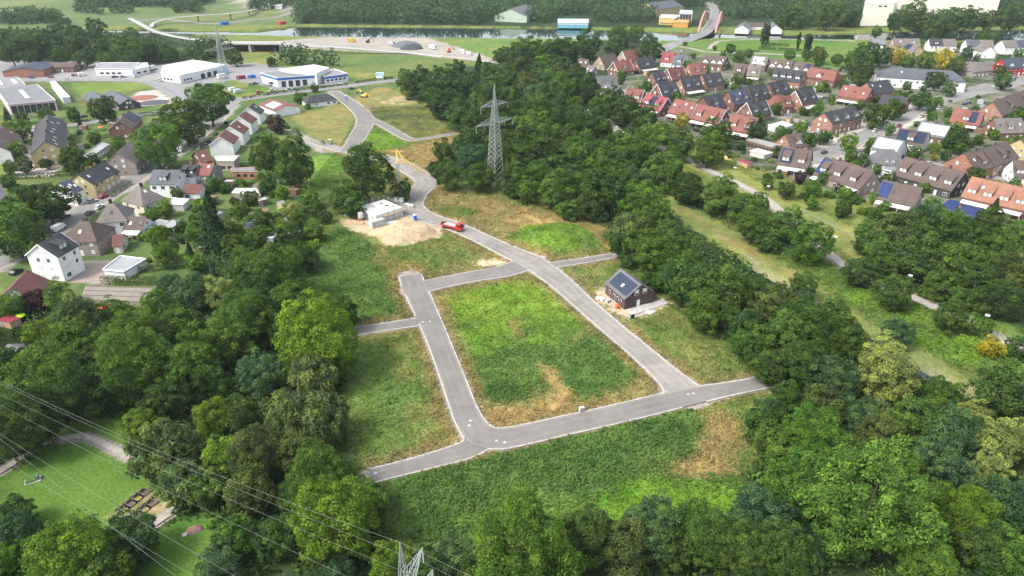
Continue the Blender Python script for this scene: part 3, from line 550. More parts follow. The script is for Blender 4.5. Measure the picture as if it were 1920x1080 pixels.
# ---------------- plant cover nobody could count: field plants, undergrowth, the far woods
def frame_ok(x,y,pad=60):
    t=y*CP+HC*SP; px=960+FP*x/t; py=540-FP*(y*SP-HC*CP)/t
    return (px>-pad)&(px<PW+pad)&(py>-pad)&(py<PH+pad+80)
def ground_at(x,y):
    i=np.clip(np.searchsorted(xs,x),0,NX-1); j=np.clip(np.searchsorted(ys,y),0,NY-1); return GC[j,i],GV[j,i],GZ[j,i],RD[j,i]
def tint_mat(nm):
    m=D.materials.new(nm); m.use_nodes=True; n=m.node_tree.nodes; l=m.node_tree.links; n.remove(n['Principled BSDF'])
    a=n.new('ShaderNodeAttribute'); a.attribute_name='cover'; d=n.new('ShaderNodeBsdfDiffuse'); t=n.new('ShaderNodeBsdfTranslucent'); mx=n.new('ShaderNodeMixShader'); mx.inputs[0].default_value=0.3
    l.new(a.outputs['Color'],d.inputs[0]); l.new(a.outputs['Color'],t.inputs[0]); l.new(d.outputs[0],mx.inputs[1]); l.new(t.outputs[0],mx.inputs[2]); l.new(mx.outputs[0],n['Material Output'].inputs['Surface']); return m
TM=tint_mat('field_plants')
def stuff(name,V,C):
    f=np.arange(len(V)).reshape(-1,4); C4=np.concatenate([np.repeat(C,4,0),np.ones((len(V),1))],1)
    o=D.objects.new(name,npmesh(name,V,f,TM,{'cover':('FLOAT_COLOR',C4)})); link(o); tag(o,kind='stuff'); return o
N=750000; X=RNG.uniform(-85,125,N); Y=90+RNG.random(N)**1.25*330; ok=frame_ok(X,Y); X=X[ok];Y=Y[ok]
c,vh,z,rd=ground_at(X,Y); br_=c.sum(1)
clump=fbm(X,Y,3.2,2,77)
ok=(vh>0.22)&(br_>0.115)&(rd>0.5)&(c[:,0]<0.27)&(RNG.random(len(X))<(0.25+1.1*clump)*np.where(vh>.6,1,.75)); X,Y,c,vh,z,clump=X[ok],Y[ok],c[ok],vh[ok],z[ok],clump[ok]
def tufts(name,sel):
    x,y,cc_,h,zz,cl=X[sel],Y[sel],c[sel],vh[sel],z[sel],clump[sel]; n=len(x)
    hh=h*RNG.uniform(0.5,1.25,n)*(0.6+0.8*cl)
    P=np.stack([x,y,zz+hh*0.45],1); nr=RNG.normal(size=(n,3))*np.array([.6,.6,.4])+np.array([0,-.2,.95])
    V=cards(P,nr,np.clip(0.15+0.17*h,0.15,.31),RNG,0.62); j=RNG.uniform(0.80,1.42,(n,1))*(1+RNG.normal(size=(n,3))*0.07)
    stuff(name,V,np.clip(cc_*j,0,1))
tufts('weeds',vh>=0.7); tufts('grass',vh<0.7)
# undergrowth in the woods: low shrubs between the trunks
def shrubs(name,x,y,r,colr,per,zs=0.6,flat=False):
    n=len(x); k=per; e=RNG.normal(size=(n,k,3)); e/=np.linalg.norm(e,axis=2,keepdims=True); e[...,2]=np.abs(e[...,2])
    lump=(0.75+0.35*RNG.random((n,k,1))); P=np.stack([x,y,np.zeros(n)],1)[:,None,:]+e*r[:,None,None]*lump*np.array([1,1,zs])
    nr=e*0.8+RNG.normal(size=(n,k,3))*0.5; V=cards(P.reshape(-1,3),nr.reshape(-1,3),np.repeat(r,k)*(1.15/math.sqrt(k)),RNG,0.65)
    C=np.repeat(colr,k,0)*RNG.uniform(0.65,1.4,(n*k,1)); stuff(name,V,np.clip(C,0,1))
gx=np.arange(-140,330,2.7); gy=np.arange(84,470,2.7); X_,Y_=np.meshgrid(gx,gy); X_=(X_+RNG.uniform(-1.2,1.2,X_.shape)).ravel(); Y_=(Y_+RNG.uniform(-1.2,1.2,Y_.shape)).ravel()
ok=frame_ok(X_,Y_); X_,Y_=X_[ok],Y_[ok]; c,vh,z,rd=ground_at(X_,Y_); ok=(c.sum(1)<0.115)&(vh>.45)&(vh<.6)&(rd>2); X_,Y_=X_[ok],Y_[ok]; n=len(X_)
cl=np.array([(.066,.122,.030)])*RNG.uniform(0.6,1.3,(n,1))*(1+RNG.normal(size=(n,3))*0.1)
shrubs('undergrowth',X_,Y_,RNG.uniform(1.2,2.9,n),cl,34,0.8)
# brambles on the levee slope
N=9000; X_=RNG.uniform(60,250,N); Y_=RNG.uniform(130,330,N); ok=frame_ok(X_,Y_); X_,Y_=X_[ok],Y_[ok]; c,vh,z,rd=ground_at(X_,Y_); ok=(vh>.85)&(X_>60)&(rd>1.2)
X_,Y_,c=X_[ok],Y_[ok],c[ok]; n=len(X_); shrubs('brambles',X_,Y_,RNG.uniform(0.6,1.5,n),c*np.array([1.15,1.1,1]),16,0.7)
# single tall weeds and dead stalks on the plots
N=16000; X_=RNG.uniform(-80,120,N); Y_=90+RNG.random(N)**1.2*260; ok=frame_ok(X_,Y_); X_,Y_=X_[ok],Y_[ok]; c,vh,z,rd=ground_at(X_,Y_); ok=(vh>.38)&(c.sum(1)>.13)&(rd>.9)&(RNG.random(len(X_))<.15+.75*(fbm(X_,Y_,9,2,91)>.52)); X_,Y_,c=X_[ok],Y_[ok],c[ok]; n=len(X_)
dry_=(c[:,0]>c[:,1]*.95)|(RNG.random(n)<.12); cl=np.where(dry_[:,None],np.array([[.17,.115,.055]]),c*np.array([[.62,.74,.62]]))*RNG.uniform(.75,1.2,(n,1))
shrubs('tall_weeds',X_,Y_,RNG.uniform(.3,.85,n),cl,12,1.0)
# the far woods beyond the canal
FAR=[[(40,40),(90,42),(85,34),(45,33)],[(140,27),(190,29),(185,22),(150,21)],[(205,28),(250,26),(245,21),(210,22)],[(-30,112),(300,118),(300,97),(180,78),(60,76),(-30,86)],[(350,116),(434,113),(425,100),(380,94)],[(505,122),(560,113),(640,122),(620,128)],[(556,46),(640,45),(900,47),(905,40),(1000,42),(1000,-30),(556,-30)],[(1000,44),(1040,44),(1044,30),(1106,31),(1106,43),(1200,44),(1232,40),(1232,16),(1320,14),(1320,-30),(1000,-30)],[(1352,30),(1380,42),(1390,36),(1470,36),(1480,50),(1608,52),(1608,-30),(1350,-30)],[(1600,30),(1980,30),(1980,-30),(1600,-30)],[(1680,53),(1980,48),(1980,40),(1680,42)],[(0,48),(120,45),(110,36),(0,40)],[(150,14),(330,16),(420,4),(300,-6),(150,4)],[(470,24),(560,12),(556,-5),(480,8)],[(900,8),(1240,6),(1240,-30),(900,-30)],[(330,24),(380,26),(380,18),(330,16)]]
px_,py_=[],[]
for poly in FAR:
    W2=w2(poly); x0,x1=min(p[0] for p in W2),max(p[0] for p in W2); y0,y1=min(p[1] for p in W2),min(1900,max(p[1] for p in W2))
    gx,gy=np.meshgrid(np.arange(x0,x1,9.0),np.arange(y0,y1,9.0)); gx=gx+RNG.uniform(-4,4,gx.shape); gy=gy+RNG.uniform(-4,4,gy.shape); m=inpoly(gx,gy,W2); px_.append(gx[m]); py_.append(gy[m])
X_=np.concatenate(px_);Y_=np.concatenate(py_); n=len(X_); r=RNG.uniform(4.2,7.2,n); k=70
e=RNG.normal(size=(n,k,3)); e/=np.linalg.norm(e,axis=2,keepdims=True); P=np.stack([X_,Y_,r*1.1],1)[:,None,:]+e*r[:,None,None]*RNG.uniform(.7,1.08,(n,k,1))*np.array([1,1,1.12])
nr=e*0.8+RNG.normal(size=(n,k,3))*.5; V=cards(P.reshape(-1,3),nr.reshape(-1,3),np.repeat(r,k)*0.2,RNG,.65)
base=np.array([(.050,.092,.036),(.066,.116,.040),(.042,.076,.032),(.088,.125,.055)])[RNG.choice(4,n,p=[.45,.3,.17,.08])]
stuff('far_woods',V,np.clip(np.repeat(base,k,0)*RNG.uniform(.7,1.35,(n*k,1)),0,1))

# the woods go on beyond the frame
gx,gy=np.meshgrid(np.arange(-260,420,8.5),np.arange(20,330,8.5)); gx=(gx+RNG.uniform(-3,3,gx.shape)).ravel(); gy=(gy+RNG.uniform(-3,3,gy.shape)).ravel(); t=gy*CP+HC*SP; px=960+FP*gx/t; py=540-FP*(gy*SP-HC*CP)/t
r=RNG.uniform(4.5,7.5,len(gx)); rp=r*FP/t; ok=((px-rp>1945)&(px<2900)&(py>430)&(py<1700))|((py-rp*2.1>1100)&(px>-900)&(px<2900))|((px+rp<-25)&(px>-900)&(py>600))
X_,Y_,r=gx[ok],gy[ok],r[ok]; n=len(X_); k=230; print('outer trees',n)
e=RNG.normal(size=(n,k,3)); e/=np.linalg.norm(e,axis=2,keepdims=True); lump=.78+.28*np.sin(e[...,:1]*5+X_[:,None,None])*np.cos(e[...,1:2]*6+Y_[:,None,None]); P=np.stack([X_,Y_,r*1.1],1)[:,None,:]+e*r[:,None,None]*(lump*RNG.uniform(.85,1.1,(n,k,1)))*np.array([1,1,1.1])
V=cards(P.reshape(-1,3),(e*.8+RNG.normal(size=(n,k,3))*.5).reshape(-1,3),np.repeat(r,k)*.115,RNG,.65)
stuff('outer_woods',V,np.clip(np.repeat(base[RNG.integers(0,len(base),n)],k,0)*RNG.uniform(.7,1.35,(n*k,1)),0,1))
# ---------------- houses
ROOFM=mat('roof_tiles',objcol=True,rough=0.75,noise=0.35,amt=0.16,noise2=2.2,amt2=0.16,stretch=(1,1,1))
WALLM=mat('wall_render',objcol=True,rough=0.9,noise=0.5,amt=0.08,noise2=3.5,amt2=0.09)
WHITE=mat('white_paint',(0.72,0.72,0.70),0.6); DARKM=mat('dark_trim',(0.03,0.03,0.032),0.6)
GLASS=mat('window_glass',(0.030,0.036,0.042),0.12,0.5); CURT=mat('pale_curtain',(0.55,0.55,0.53),0.5)
SOLAR=mat('solar_cells',(0.018,0.026,0.055),0.45,0.15,noise=0.6,amt=0.2); SOLARB=mat('blue_solar_cells',(0.016,0.034,0.115),0.45,0.15,noise=0.6,amt=0.2)
SOLARW=mat('pale_solar_cells',(0.33,0.36,0.40),0.45,0.2,noise=0.6,amt=0.12)
AWN=mat('canopy_sheet',(0.60,0.58,0.52),0.5,noise=0.8,amt=0.1); FLATR=mat('flat_roofing',objcol=True,rough=0.85,noise=0.25,amt=0.14,noise2=1.7,amt2=0.1)
RC=dict(b=(.036,.037,.041),g=(.105,.105,.110),n=(.085,.062,.053),t=(.130,.112,.102),r=(.165,.064,.051),o=(.225,.108,.072),m=(.115,.046,.038),v=(.045,.052,.075),s=(.075,.082,.092),p=(.22,.05,.055),w=(.55,.55,.54))
RN=dict(b='black',g='grey',n='brown',t='taupe',r='red',o='orange',m='dark red',v='dark blue-grey',s='slate grey',p='bright red',w='white')
WC=dict(B=(.165,.088,.066),W=(.66,.66,.65),Y=(.40,.325,.165),C=(.52,.47,.37),T=(.24,.205,.18),P=(.27,.145,.105),R=(.32,.03,.035),G=(.22,.22,.22),D=(.06,.055,.055),O=(.26,.125,.085),S=(.35,.28,.2))
WN=dict(B='brick',W='white',Y='yellow',C='cream',T='taupe',P='pale brick',R='red',G='grey',D='dark brick',O='orange',S='sandy')
def win_mesh(w,h,dark,name='window'):
    mb=MB(); mb.box(-w/2,w/2,-0.06,0.02,0,h)
    m=0.09; n0=len(mb.f)
    nx=2 if w>0.9 else 1
    for i in range(nx):
        a=-w/2+m+(w-m)/nx*i; b=a+(w-m)/nx-m; mb.box(a,b,-0.085,-0.06,m,h-m)
    me=D.meshes.new(name); me.from_pydata(mb.v,[],mb.f); me.materials.append(WHITE); me.materials.append(GLASS if dark else CURT)
    for i,p in enumerate(me.polygons): p.material_index=1 if i>=n0 else 0
    me.update(); return me
WM=[win_mesh(1.15,1.35,1),win_mesh(1.15,1.35,0),win_mesh(1.7,1.4,1),win_mesh(1.0,0.85,0)]
DOORM=None
def door_mesh():
    mb=MB(); mb.box(-0.5,0.5,-0.07,0.02,0,2.1); me=D.meshes.new('door'); me.from_pydata(mb.v,[],mb.f); me.materials.append(WHITE); me.update(); return me
DOORM=door_mesh()
def put(me,name,parent,loc,ang,col=None):
    """a wall-mounted mesh that faces local -Y, turned to face the direction ang"""
    o=D.objects.new(name,me); link(o,parent); o.location=loc; o.rotation_euler=(0,0,ang+math.pi/2); return o
HOUSES=[]    # (root, px, py, words)
def house(x1,y1,x2,y2,w,e,r,rc,wc,opts='',label=None,cat='house',name='house',grp=None,rcol=None,wcol=None):
    a,b=at(x1,y1,r),at(x2,y2,r); c=(a+b)/2; dx,dy=b.x-a.x,b.y-a.y; Lr=math.hypot(dx,dy); rz=math.atan2(dy,dx)
    o_={}
    for t in opts.split():
        k=t.rstrip('0123456789.-'); o_[k]=t[len(k):] or '1'
    hip=float(o_.get('h',0)) if 'h' in o_ else 0.0; hip_l=float(o_.get('hl',0)) if 'hl' in o_ else hip
    if 'h' in o_ and hip==1: hip=w*0.45; hip_l=hip
    root=empty(name,(c.x,c.y,0),rz); ov=0.35
    camd=Vector((-c.x,-c.y,0)); camd.normalize(); ca,sa=math.cos(rz),math.sin(rz)
    lc=(camd.x*ca+camd.y*sa,-camd.x*sa+camd.y*ca)     # direction to the viewer in the house's own axes
    sv=1 if lc[1]>0 else -1; ev=1 if lc[0]>0 else -1
    Lw=Lr+2*hip if hip else Lr-0.5; hx=Lw/2
    rcl=rcol or RC[rc]; wcl=wcol or WC[wc]
    sl=(r-e)/(w/2)
    # walls
    mb=MB(); y=w/2
    if hip: mb.box(-hx,hx,-y,y,0,e)
    else:
        A=[(-hx,-y,0),(-hx,y,0),(-hx,y,e),(-hx,0,r-0.12),(-hx,-y,e)]; B=[(hx,p[1],p[2]) for p in A]
        mb.poly(A[::1][::-1]); mb.poly(B); mb.quad(A[0],B[0],B[4],A[4]); mb.quad(A[2],B[2],B[1],A[1]); 
        mb.quad(A[4],B[4],B[3],A[3]); mb.quad(A[3],B[3],B[2],A[2]); mb.quad(A[1],B[1],B[0],A[0])
        mb.f[0]=mb.f[0][::-1] if False else mb.f[0]
    mb.build('wall',WALLM,root,wcl)
    # roof
    mb=MB(); th=0.16; yo=y+ov; zo=e-ov*sl; xo=hx+ov; xr=Lr/2 if hip else xo
    for s in(1,-1):
        p=[(-xo,s*yo,zo),(xo,s*yo,zo),(xr,0,r),(-xr,0,r)]; q=[(x_,y_,z_+th) for x_,y_,z_ in p]
        if s<0: mb.hexa(p,q)
        else: mb.hexa(p[::-1],q[::-1])
    if hip:
        for s in(1,-1):
            p=[(s*xo,-yo,zo),(s*xo,yo,zo),(s*xr,0,r)]; q=[(x_,y_,z_+th) for x_,y_,z_ in p]
            if s>0: mb.hexa(p,q)
            else: mb.hexa(p[::-1],q[::-1])
    rf=mb.build('roof',ROOFM,root,rcl)
    def S(x,t,s,l=0.0):      # a point on the slope: t=0 ridge, 1 eaves
        n=1/math.hypot(1,sl); return Vector((x,s*(t*w/2+l*sl*n),r-t*(r-e)+th+l*n))
    def slab(nm,x0,x1,t0,t1,s,m,h=0.08,par=rf):
        mb=MB(); p=[S(x0,t1,s,0.02),S(x1,t1,s,0.02),S(x1,t0,s,0.02),S(x0,t0,s,0.02)]; q=[S(x0,t1,s,h),S(x1,t1,s,h),S(x1,t0,s,h),S(x0,t0,s,h)]
        if s<0: mb.hexa(p,q)
        else: mb.hexa(p[::-1],q[::-1])
        return mb.build(nm,m,par)
    rg=random.Random(int(x1*31+y1*7))
    if 'b' in o_ and not hip:
        for s in(1,-1):
            mb=MB()
            for q in(1,-1):
                mb.beam((s*(xo+0.05),0,r+0.02),(s*(xo+0.05),q*yo,zo+0.02),0.08,0.32)
            mb.build('bargeboard',WHITE,root)
    nd=int(o_.get('d',0)) if 'd' in o_ else 0
    if nd:
        dw=min(3.0,Lr/nd*0.62)
        for i in range(nd):
            xc=(-0.5+(i+0.5)/nd)*Lr; tf,tb=0.78,0.18; pf=S(xc,tf,sv); pb=S(xc,tb,sv); zt=min(pf.z+1.55,pb.z-0.25); hw=dw/2
            mb=MB(); p0=[(xc-hw,pf.y,pf.z-0.2),(xc+hw,pf.y,pf.z-0.2),(xc+hw,pb.y,pb.z-0.3),(xc-hw,pb.y,pb.z-0.3)]; p1=[(xc-hw,pf.y,zt),(xc+hw,pf.y,zt),(xc+hw,pb.y,pb.z-0.05),(xc-hw,pb.y,pb.z-0.05)]
            if sv<0: mb.hexa(p0,p1)
            else: mb.hexa(p0[::-1],p1[::-1])
            dm=mb.build('dormer',WALLM,root,tuple(v*0.6+0.01 for v in rcl))
            mb=MB(); o2=0.22; f0=pf.y+sv*0.3; p0=[(xc-hw-o2,f0,zt+0.01),(xc+hw+o2,f0,zt+0.01),(xc+hw+o2,pb.y,pb.z+0.0),(xc-hw-o2,pb.y,pb.z+0.0)]; p1=[(q[0],q[1],q[2]+0.12) for q in p0]
            if sv<0: mb.hexa(p0,p1)
            else: mb.hexa(p0[::-1],p1[::-1])
            mb.build('dormer_roof',ROOFM,dm,rcl)
            for q in((-0.25,0.25) if dw>2.2 else (0,)):
                put(WM[3] if dw<2.6 else WM[1],'window',dm,(xc+q*dw,pf.y,pf.z+0.12),math.pi/2*sv)
    ng=int(o_.get('g',0)) if 'g' in o_ else 0
    for i in range(ng):      # pointed cross gables with a white front
        xc=(-0.5+(i+0.5)/ng)*Lr; hw=min(1.9,Lr/ng*0.36); pf=S(xc,0.86,sv); zt=pf.z+hw*1.15+0.3; tb=max(0.05,(r+th-zt)/(r-e)); pb=S(xc,tb,sv); z0=pf.z-0.15
        mb=MB(); f_=pf.y; mb.poly([(xc-hw,f_,z0),(xc+hw,f_,z0),(xc+hw,f_,pf.z+0.5),(xc,f_,zt-0.05),(xc-hw,f_,pf.z+0.5)][::(1 if sv<0 else -1)])
        dm=mb.build('cross_gable',WHITE,root)
        mb=MB(); f0=f_+sv*0.25
        for q in(1,-1):
            p=[(xc+q*(hw+0.25),f0,pf.z+0.35),(xc,f0,zt+0.05),(xc,pb.y,zt+0.05),(xc+q*(hw+0.25),S(0,(r+th-pf.z-0.35)/(r-e),sv).y,pf.z+0.35)]
            k=[(v[0],v[1],v[2]+0.12) for v in p]
            mb.hexa(p if q*sv>0 else p[::-1],k if q*sv>0 else k[::-1])
        mb.build('dormer_roof',ROOFM,dm,rcl); put(WM[3],'window',dm,(xc,f_,pf.z+0.1),math.pi/2*sv)
    nk=int(o_.get('k',0)) if 'k' in o_ else 0
    for i in range(nk):
        xc=(-0.5+(i+rg.uniform(0.3,0.7))/nk)*Lr; t0=rg.uniform(0.18,0.5)
        slab('skylight',xc-0.45,xc+0.45,t0,t0+1.3/(math.hypot(w/2,r-e)),sv,CURT if rg.random()<0.75 else GLASS,0.12)
    for key,m_,h_ in (('s',SOLAR,0.14),('sb',SOLARB,0.15),('sw',SOLARW,0.13)):
        if key in o_:
            q=o_[key].split('-'); f0,f1=float(q[0])/100,float(q[1])/100
            x0,x1=(-0.5+f0)*Lr,(-0.5+f1)*Lr; nx=max(1,int((x1-x0)/1.9))
            base=slab('solar_panel',x0,x1,0.1,0.9,sv,DARKM,h_-0.03)
            mb=MB()
            for i in range(nx):
                for j in range(4):
                    u0=x0+(x1-x0)*i/nx+0.05; u1=x0+(x1-x0)*(i+1)/nx-0.05; t0=0.1+0.8*j/4+0.006; t1=0.1+0.8*(j+1)/4-0.006
                    mb.quad(*([S(u0,t1,sv,h_),S(u1,t1,sv,h_),S(u1,t0,sv,h_),S(u0,t0,sv,h_)][::(1 if sv<0 else -1)]))
            mb.build('solar_cells',m_,base)
    nc=int(o_.get('c',0)) if 'c' in o_ else 0
    for i in range(nc):
        xc=(-0.5+(i+0.5)/nc)*Lr*0.7+rg.uniform(-.5,.5); mb=MB(); mb.box(xc-0.4,xc+0.4,-0.35,0.35,r-0.6,r+1.1); mb.box(xc-0.48,xc+0.48,-0.43,0.43,r+1.1,r+1.22)
        mb.build('chimney',WALLM,rf,WC['B'] if rc in 'rob' else WC['D'])
    if 'p' in o_:
        x0,x1=-hx*0.9,hx*0.9
        if o_['p'] not in('1',): 
            q=o_['p'].split('-'); x0,x1=(-0.5+float(q[0])/100)*Lw,(-0.5+float(q[1])/100)*Lw
        y0,y1=sv*(y+0.1),sv*(y+3.2); z0,z1=min(e-0.1,2.75),2.25; p=[(x0,y1,z1),(x1,y1,z1),(x1,y0,z0),(x0,y0,z0)]; q=[(v[0],v[1],v[2]+0.08) for v in p]; mb=MB()
        mb.hexa(p if sv<0 else p[::-1],q if sv<0 else q[::-1])
        pr=mb.build('patio_roof',AWN,root); mb=MB()
        for k in range(4): xx=x0+0.1+(x1-x0-0.2)*k/3; mb.box(xx-.05,xx+.05,y1-sv*0.15-.05,y1-sv*0.15+.05,0,z1)
        mb.build('post',WHITE,pr)
    # windows on the sides that show
    if 'x' not in o_:
        fl=[0.9]+([3.6] if e>5 else [])+([6.3] if e>8 else [])
        if not hip:
            for z in fl+[e+0.35]:
                if z+1.6>r: continue
                half=(w/2)*(1 if z+1.4<e else max(0,(r-z-1.7)/(r-e))); n=2 if half>1.6 else 1
                for q in((-0.45,0.45) if n==2 else (0,)):
                    put(WM[rg.choice((0,1,1))],'window',root,(ev*hx,q*min(half,3.6)*1.05,z),0 if ev>0 else math.pi)
        else:
            for z in fl:
                for q in(-0.25,0.25): put(WM[0],'window',root,(ev*hx,q*w,z),0 if ev>0 else math.pi)
        nl=max(1,int(Lw/3.1))
        for z in fl:
            if z+1.5>e: continue
            for i in range(nl):
                if z<1 and i==nl//2: put(DOORM,'door',root,((-0.5+(i+0.5)/nl)*Lw,sv*y,0.1),math.pi/2*sv); continue
                put(WM[rg.choice((0,1,2))],'window',root,((-0.5+(i+0.5)/nl)*Lw,sv*y,z),math.pi/2*sv)
    if 't' in o_ and not hip:      # timber framing on the gable and front
        mb=MB(); X=ev*(hx+0.03)
        for q in(-0.4,-0.15,0.15,0.4): mb.beam((X,q*w,0),(X,q*w,min(r-0.6,e+(0.5-abs(q))*w*sl)),0.16,0.06)
        mb.beam((X,-w/2,e),(X,w/2,e),0.06,0.18)
        for i in range(int(Lw/1.3)): xx=-hx+0.6+i*1.3; mb.beam((xx,sv*(y+0.03),0.2),(xx,sv*(y+0.03),e-0.1),0.14,0.06)
        mb.build('timber_frame',DARKM,root)
    if label is None:
        f=[]
        if nd: f.append('a dormer' if nd==1 else {2:'two dormers',3:'three dormers',4:'four dormers'}.get(nd,'dormers'))
        if ng: f.append('white pointed dormers')
        if 's' in o_ or 'sb' in o_ or 'sw' in o_: f.append('solar panels')
        elif nk: f.append('skylights' if nk>1 else 'a skylight')
        label=f"{WN[wc]} house with {RN[rc]} {'hipped ' if hip else ''}roof"+((' and '+' and '.join(f[:2])) if f else '')
    tag(root,label,cat,grp); cp=at(0,0); q=proj((c.x,c.y,e*0.6)); HOUSES.append((root,q[0],q[1],label)); return root,lc,sv,ev
def houses(ox,oy,s,grp,txt,**kw):
    for ln in txt.strip().split('\n'):
        body,_,lab=ln.partition('|'); p=body.split(); x1,y1,x2,y2,w,e,r=map(float,p[:7])
        if grp==GE: w*=1.16; e*=1.08; r*=1.12
        house(ox+x1/s,oy+y1/s,ox+x2/s,oy+y2/s,w,e,r,p[7][0],p[7][1],' '.join(p[8:]),lab.strip() or None,grp=grp,**kw)
GE='houses of the brick estate'; GO='houses along the old street'
houses(1020,60,6,GE,'''
140 345 290 328 9 3.2 8 nB c1 k1
395 300 505 308 10 3.2 8 nS c1 k2
620 270 790 240 9.5 3.6 9 nS c1 t
880 220 1055 195 9.5 3.8 9.5 rS c1 b
780 335 965 308 9 3.4 9 rB c1 b d1
1030 300 1215 275 9.5 3.6 9 bB d1 c1 p
500 372 580 384 9 3.2 8 tG k2
600 500 790 482 10 3.2 8 gG d1
690 582 852 622 10 3.2 8 gG k2
935 628 1130 650 9.5 3.6 9 rD d2 s5-30 c1 b
1165 690 1392 742 9.5 3.6 9 pB d2 s25-62 c1 p b
1480 748 1722 800 10 3.6 9.2 rB k4 c2 p
1210 450 1335 430 9.5 3.8 9.5 bB d2
1385 412 1562 388 9.5 3.8 9.5 mB d1 b c1
1622 360 1785 348 9.5 3.8 9.3 rP d1
1530 518 1742 490 9.5 3.8 9.5 bP k2 d2 p
1275 585 1482 555 9.5 3.8 9.5 bB d2 b
1340 222 1472 232 9.5 3.4 9 pW d1 c1
1490 248 1622 262 10 3.4 9 sW d1''')
houses(1280,80,6,GE,'''
168 690 492 755 10 3.6 9.2 rB d2 k2 c2 p b
552 800 855 850 10 3.6 9.2 rB d2 k2 c1 s70-95 p
240 135 330 143 9.5 3.8 8.6 nB g1
335 143 415 150 9.5 3.8 8.6 nB g1
420 150 500 160 9.5 3.8 8.6 nB g1 k1
215 358 425 332 9.5 3.8 9.3 bP d2
600 230 735 245 9.5 3.6 8.8 nS d1
740 252 892 262 9.5 3.6 8.8 tB d1 c1 p
790 145 972 162 9.5 3.8 8.8 tB g2 sw10-80
1000 180 1252 205 9.5 3.8 8.6 nB g3 k2
1268 215 1480 240 9.5 3.8 8.6 nS g2 s60-90
1030 283 1200 298 11 4.6 10 bP d2 k2
1200 298 1382 320 11 4.6 10 bP d2 k1
1440 278 1740 322 11 4.4 8.8 rB d1 g1 k1 hl2 h2
510 545 715 508 9.5 4.2 10 vB d2 k1
730 498 925 462 9.5 4.2 10 bB d2
965 455 1155 412 9.5 4.2 10 bB d2 c1
1270 545 1462 500 9.5 4.2 10 bP d2 b p
1050 592 1130 590 9 3.4 8 rB h3.5 c1
1110 600 1215 596 9 3.6 8 mB d1 k2
225 608 425 570 9.5 4.2 9.6 bB d1
722 675 935 642 9.5 4.2 9.6 bB d2 b s20-40 c1
1590 790 1720 760 10 5.6 9.5 bP g1 c1
1720 760 1830 738 10 5.6 9.5 bP g1 t
1830 738 1930 715 10 5.6 9.5 bP g1 t''')
houses(1400,200,5.4,GE,'''
385 285 575 262 9 3.2 7.2 nP d1 g1
360 402 670 445 11 3.2 8.6 nT d2 k2 s5-45 c1 p''')
houses(1600,40,6,GE,'''
440 193 740 195 10 5.5 9.5 tS c2 k2
620 243 755 272 10 4.5 9 tY s5-50
850 195 1000 198 10 5.5 9.5 bW d1
1000 198 1150 200 10 5.5 9.5 tW
1265 205 1420 208 10 5.5 9.5 sW k2
1420 208 1572 212 10 5.5 9.5 tW
1440 250 1545 280 10 4.5 8.5 tW k1
1670 215 1830 212 10 5.5 9.5 tW
1830 212 1995 216 10 5.5 9.5 vW k2
1670 418 1960 408 10 5.2 10 vR g2|house with a bright red gable wall and dark roof
150 690 392 655 11 4.6 9.5 bP k3
330 820 625 860 10 3.2 7.2 bR k1
-110 715 210 762 11 4.6 9 rB k3 p
1570 905 1830 800 11 4.6 10 nP d1 k1
1745 845 1990 745 11 4.6 10 nP d1''')
houses(1440,180,4,GE,'''
1400 92 1625 122 10 3.4 8.4 rB d1 s55-85 p
1690 170 1900 165 10 3.4 8.4 tB k3 d1
1150 188 1375 225 11 3.4 7.8 gB sw5-98
985 240 1215 275 11 3.4 7.8 nW d1 s5-95
830 298 1030 338 10 3.4 7.8 gW sw3-95
855 400 945 402 9.5 3.4 8 gW h3.8 g2
1030 455 1255 513 11.5 3.4 9 nD d2 k2 c1
1255 513 1482 572 11.5 3.4 9 nD d2 k1 c1
430 455 640 512 11 3.2 8.8 nT d2 sb0-32 c1 p0-40
640 512 800 565 11 3.2 8.8 nT d1 c1 k1 p
860 630 1162 690 10.5 3.2 8 nT sb2-30 k1 c1 p
1530 605 1765 655 12 3.6 9 oB d2 k1 c1 p
1765 655 2010 705 12 3.6 9 oB d2 k1 c1 p
1470 428 1640 392 12 4.6 9.6 nO k2 d1 c1
1605 398 1790 338 12 4.8 9.8 nS d1 c1 k1
1895 325 2050 268 12 5 10 nY
1835 480 2020 492 11 3.2 8 nW d2''')
# left-hand old street
houses(0,0,1,GO,'''
84 265 90 214 13.5 6.4 11.5 bY k9 c2|long yellow-gabled block with dark roof and two rows of skylights
222 228 241 207 11 5 9.2 nB s45-95 c1|brick-gabled house with solar panels on stepped dark roofs
217.5 286 290 228 13 5.6 10.5 tT c1|long taupe rendered block with mottled grey roof
145 327.5 195 303 11 5.2 9.2 bY k3 c2|yellow-walled house with dark blue-grey roof beside the red car
111 344 128 337 11 5.4 8.8 vW k3 x|small white house with dark blue roof and three skylights
288 318.5 338 319 12 5.8 9.6 sW c1 d1|white house with dark slate roof and cross wing
344 309 372 309 11 5.6 8.8 bW d2 c1|house with black-clad dormers next to a red-roofed one
372 306 402 307 11 5.6 8.8 rG k2 c1|narrow house with bright orange-red roof in the terrace
365 285 385 281 11 4.6 8 mB k1|low house with dark red roof behind the terrace
411 257 423 243 10.5 5.2 9 mW b x|white gabled terrace house with red-brown roof standing lowest in its row
431 238 443.5 226 10.5 5.6 9.4 mW b k1 x|white terrace house with dark red roof and broad skylight
448 219 461 209 10.5 5.6 9.4 mW b x|white terrace house with plain dark red roof third up the row
465 202 475 193 10.5 5.6 9.4 bW b k1 x|white terrace house with black roof at the top of its row
581 180 615 176 10 2.8 5.8 bW h3.6|bungalow with dark hipped roof beside the new road
70 447 112 436 0.1 0.1 0.2 bW x'''.replace('\n70 447 112 436 0.1 0.1 0.2 bW x',''))
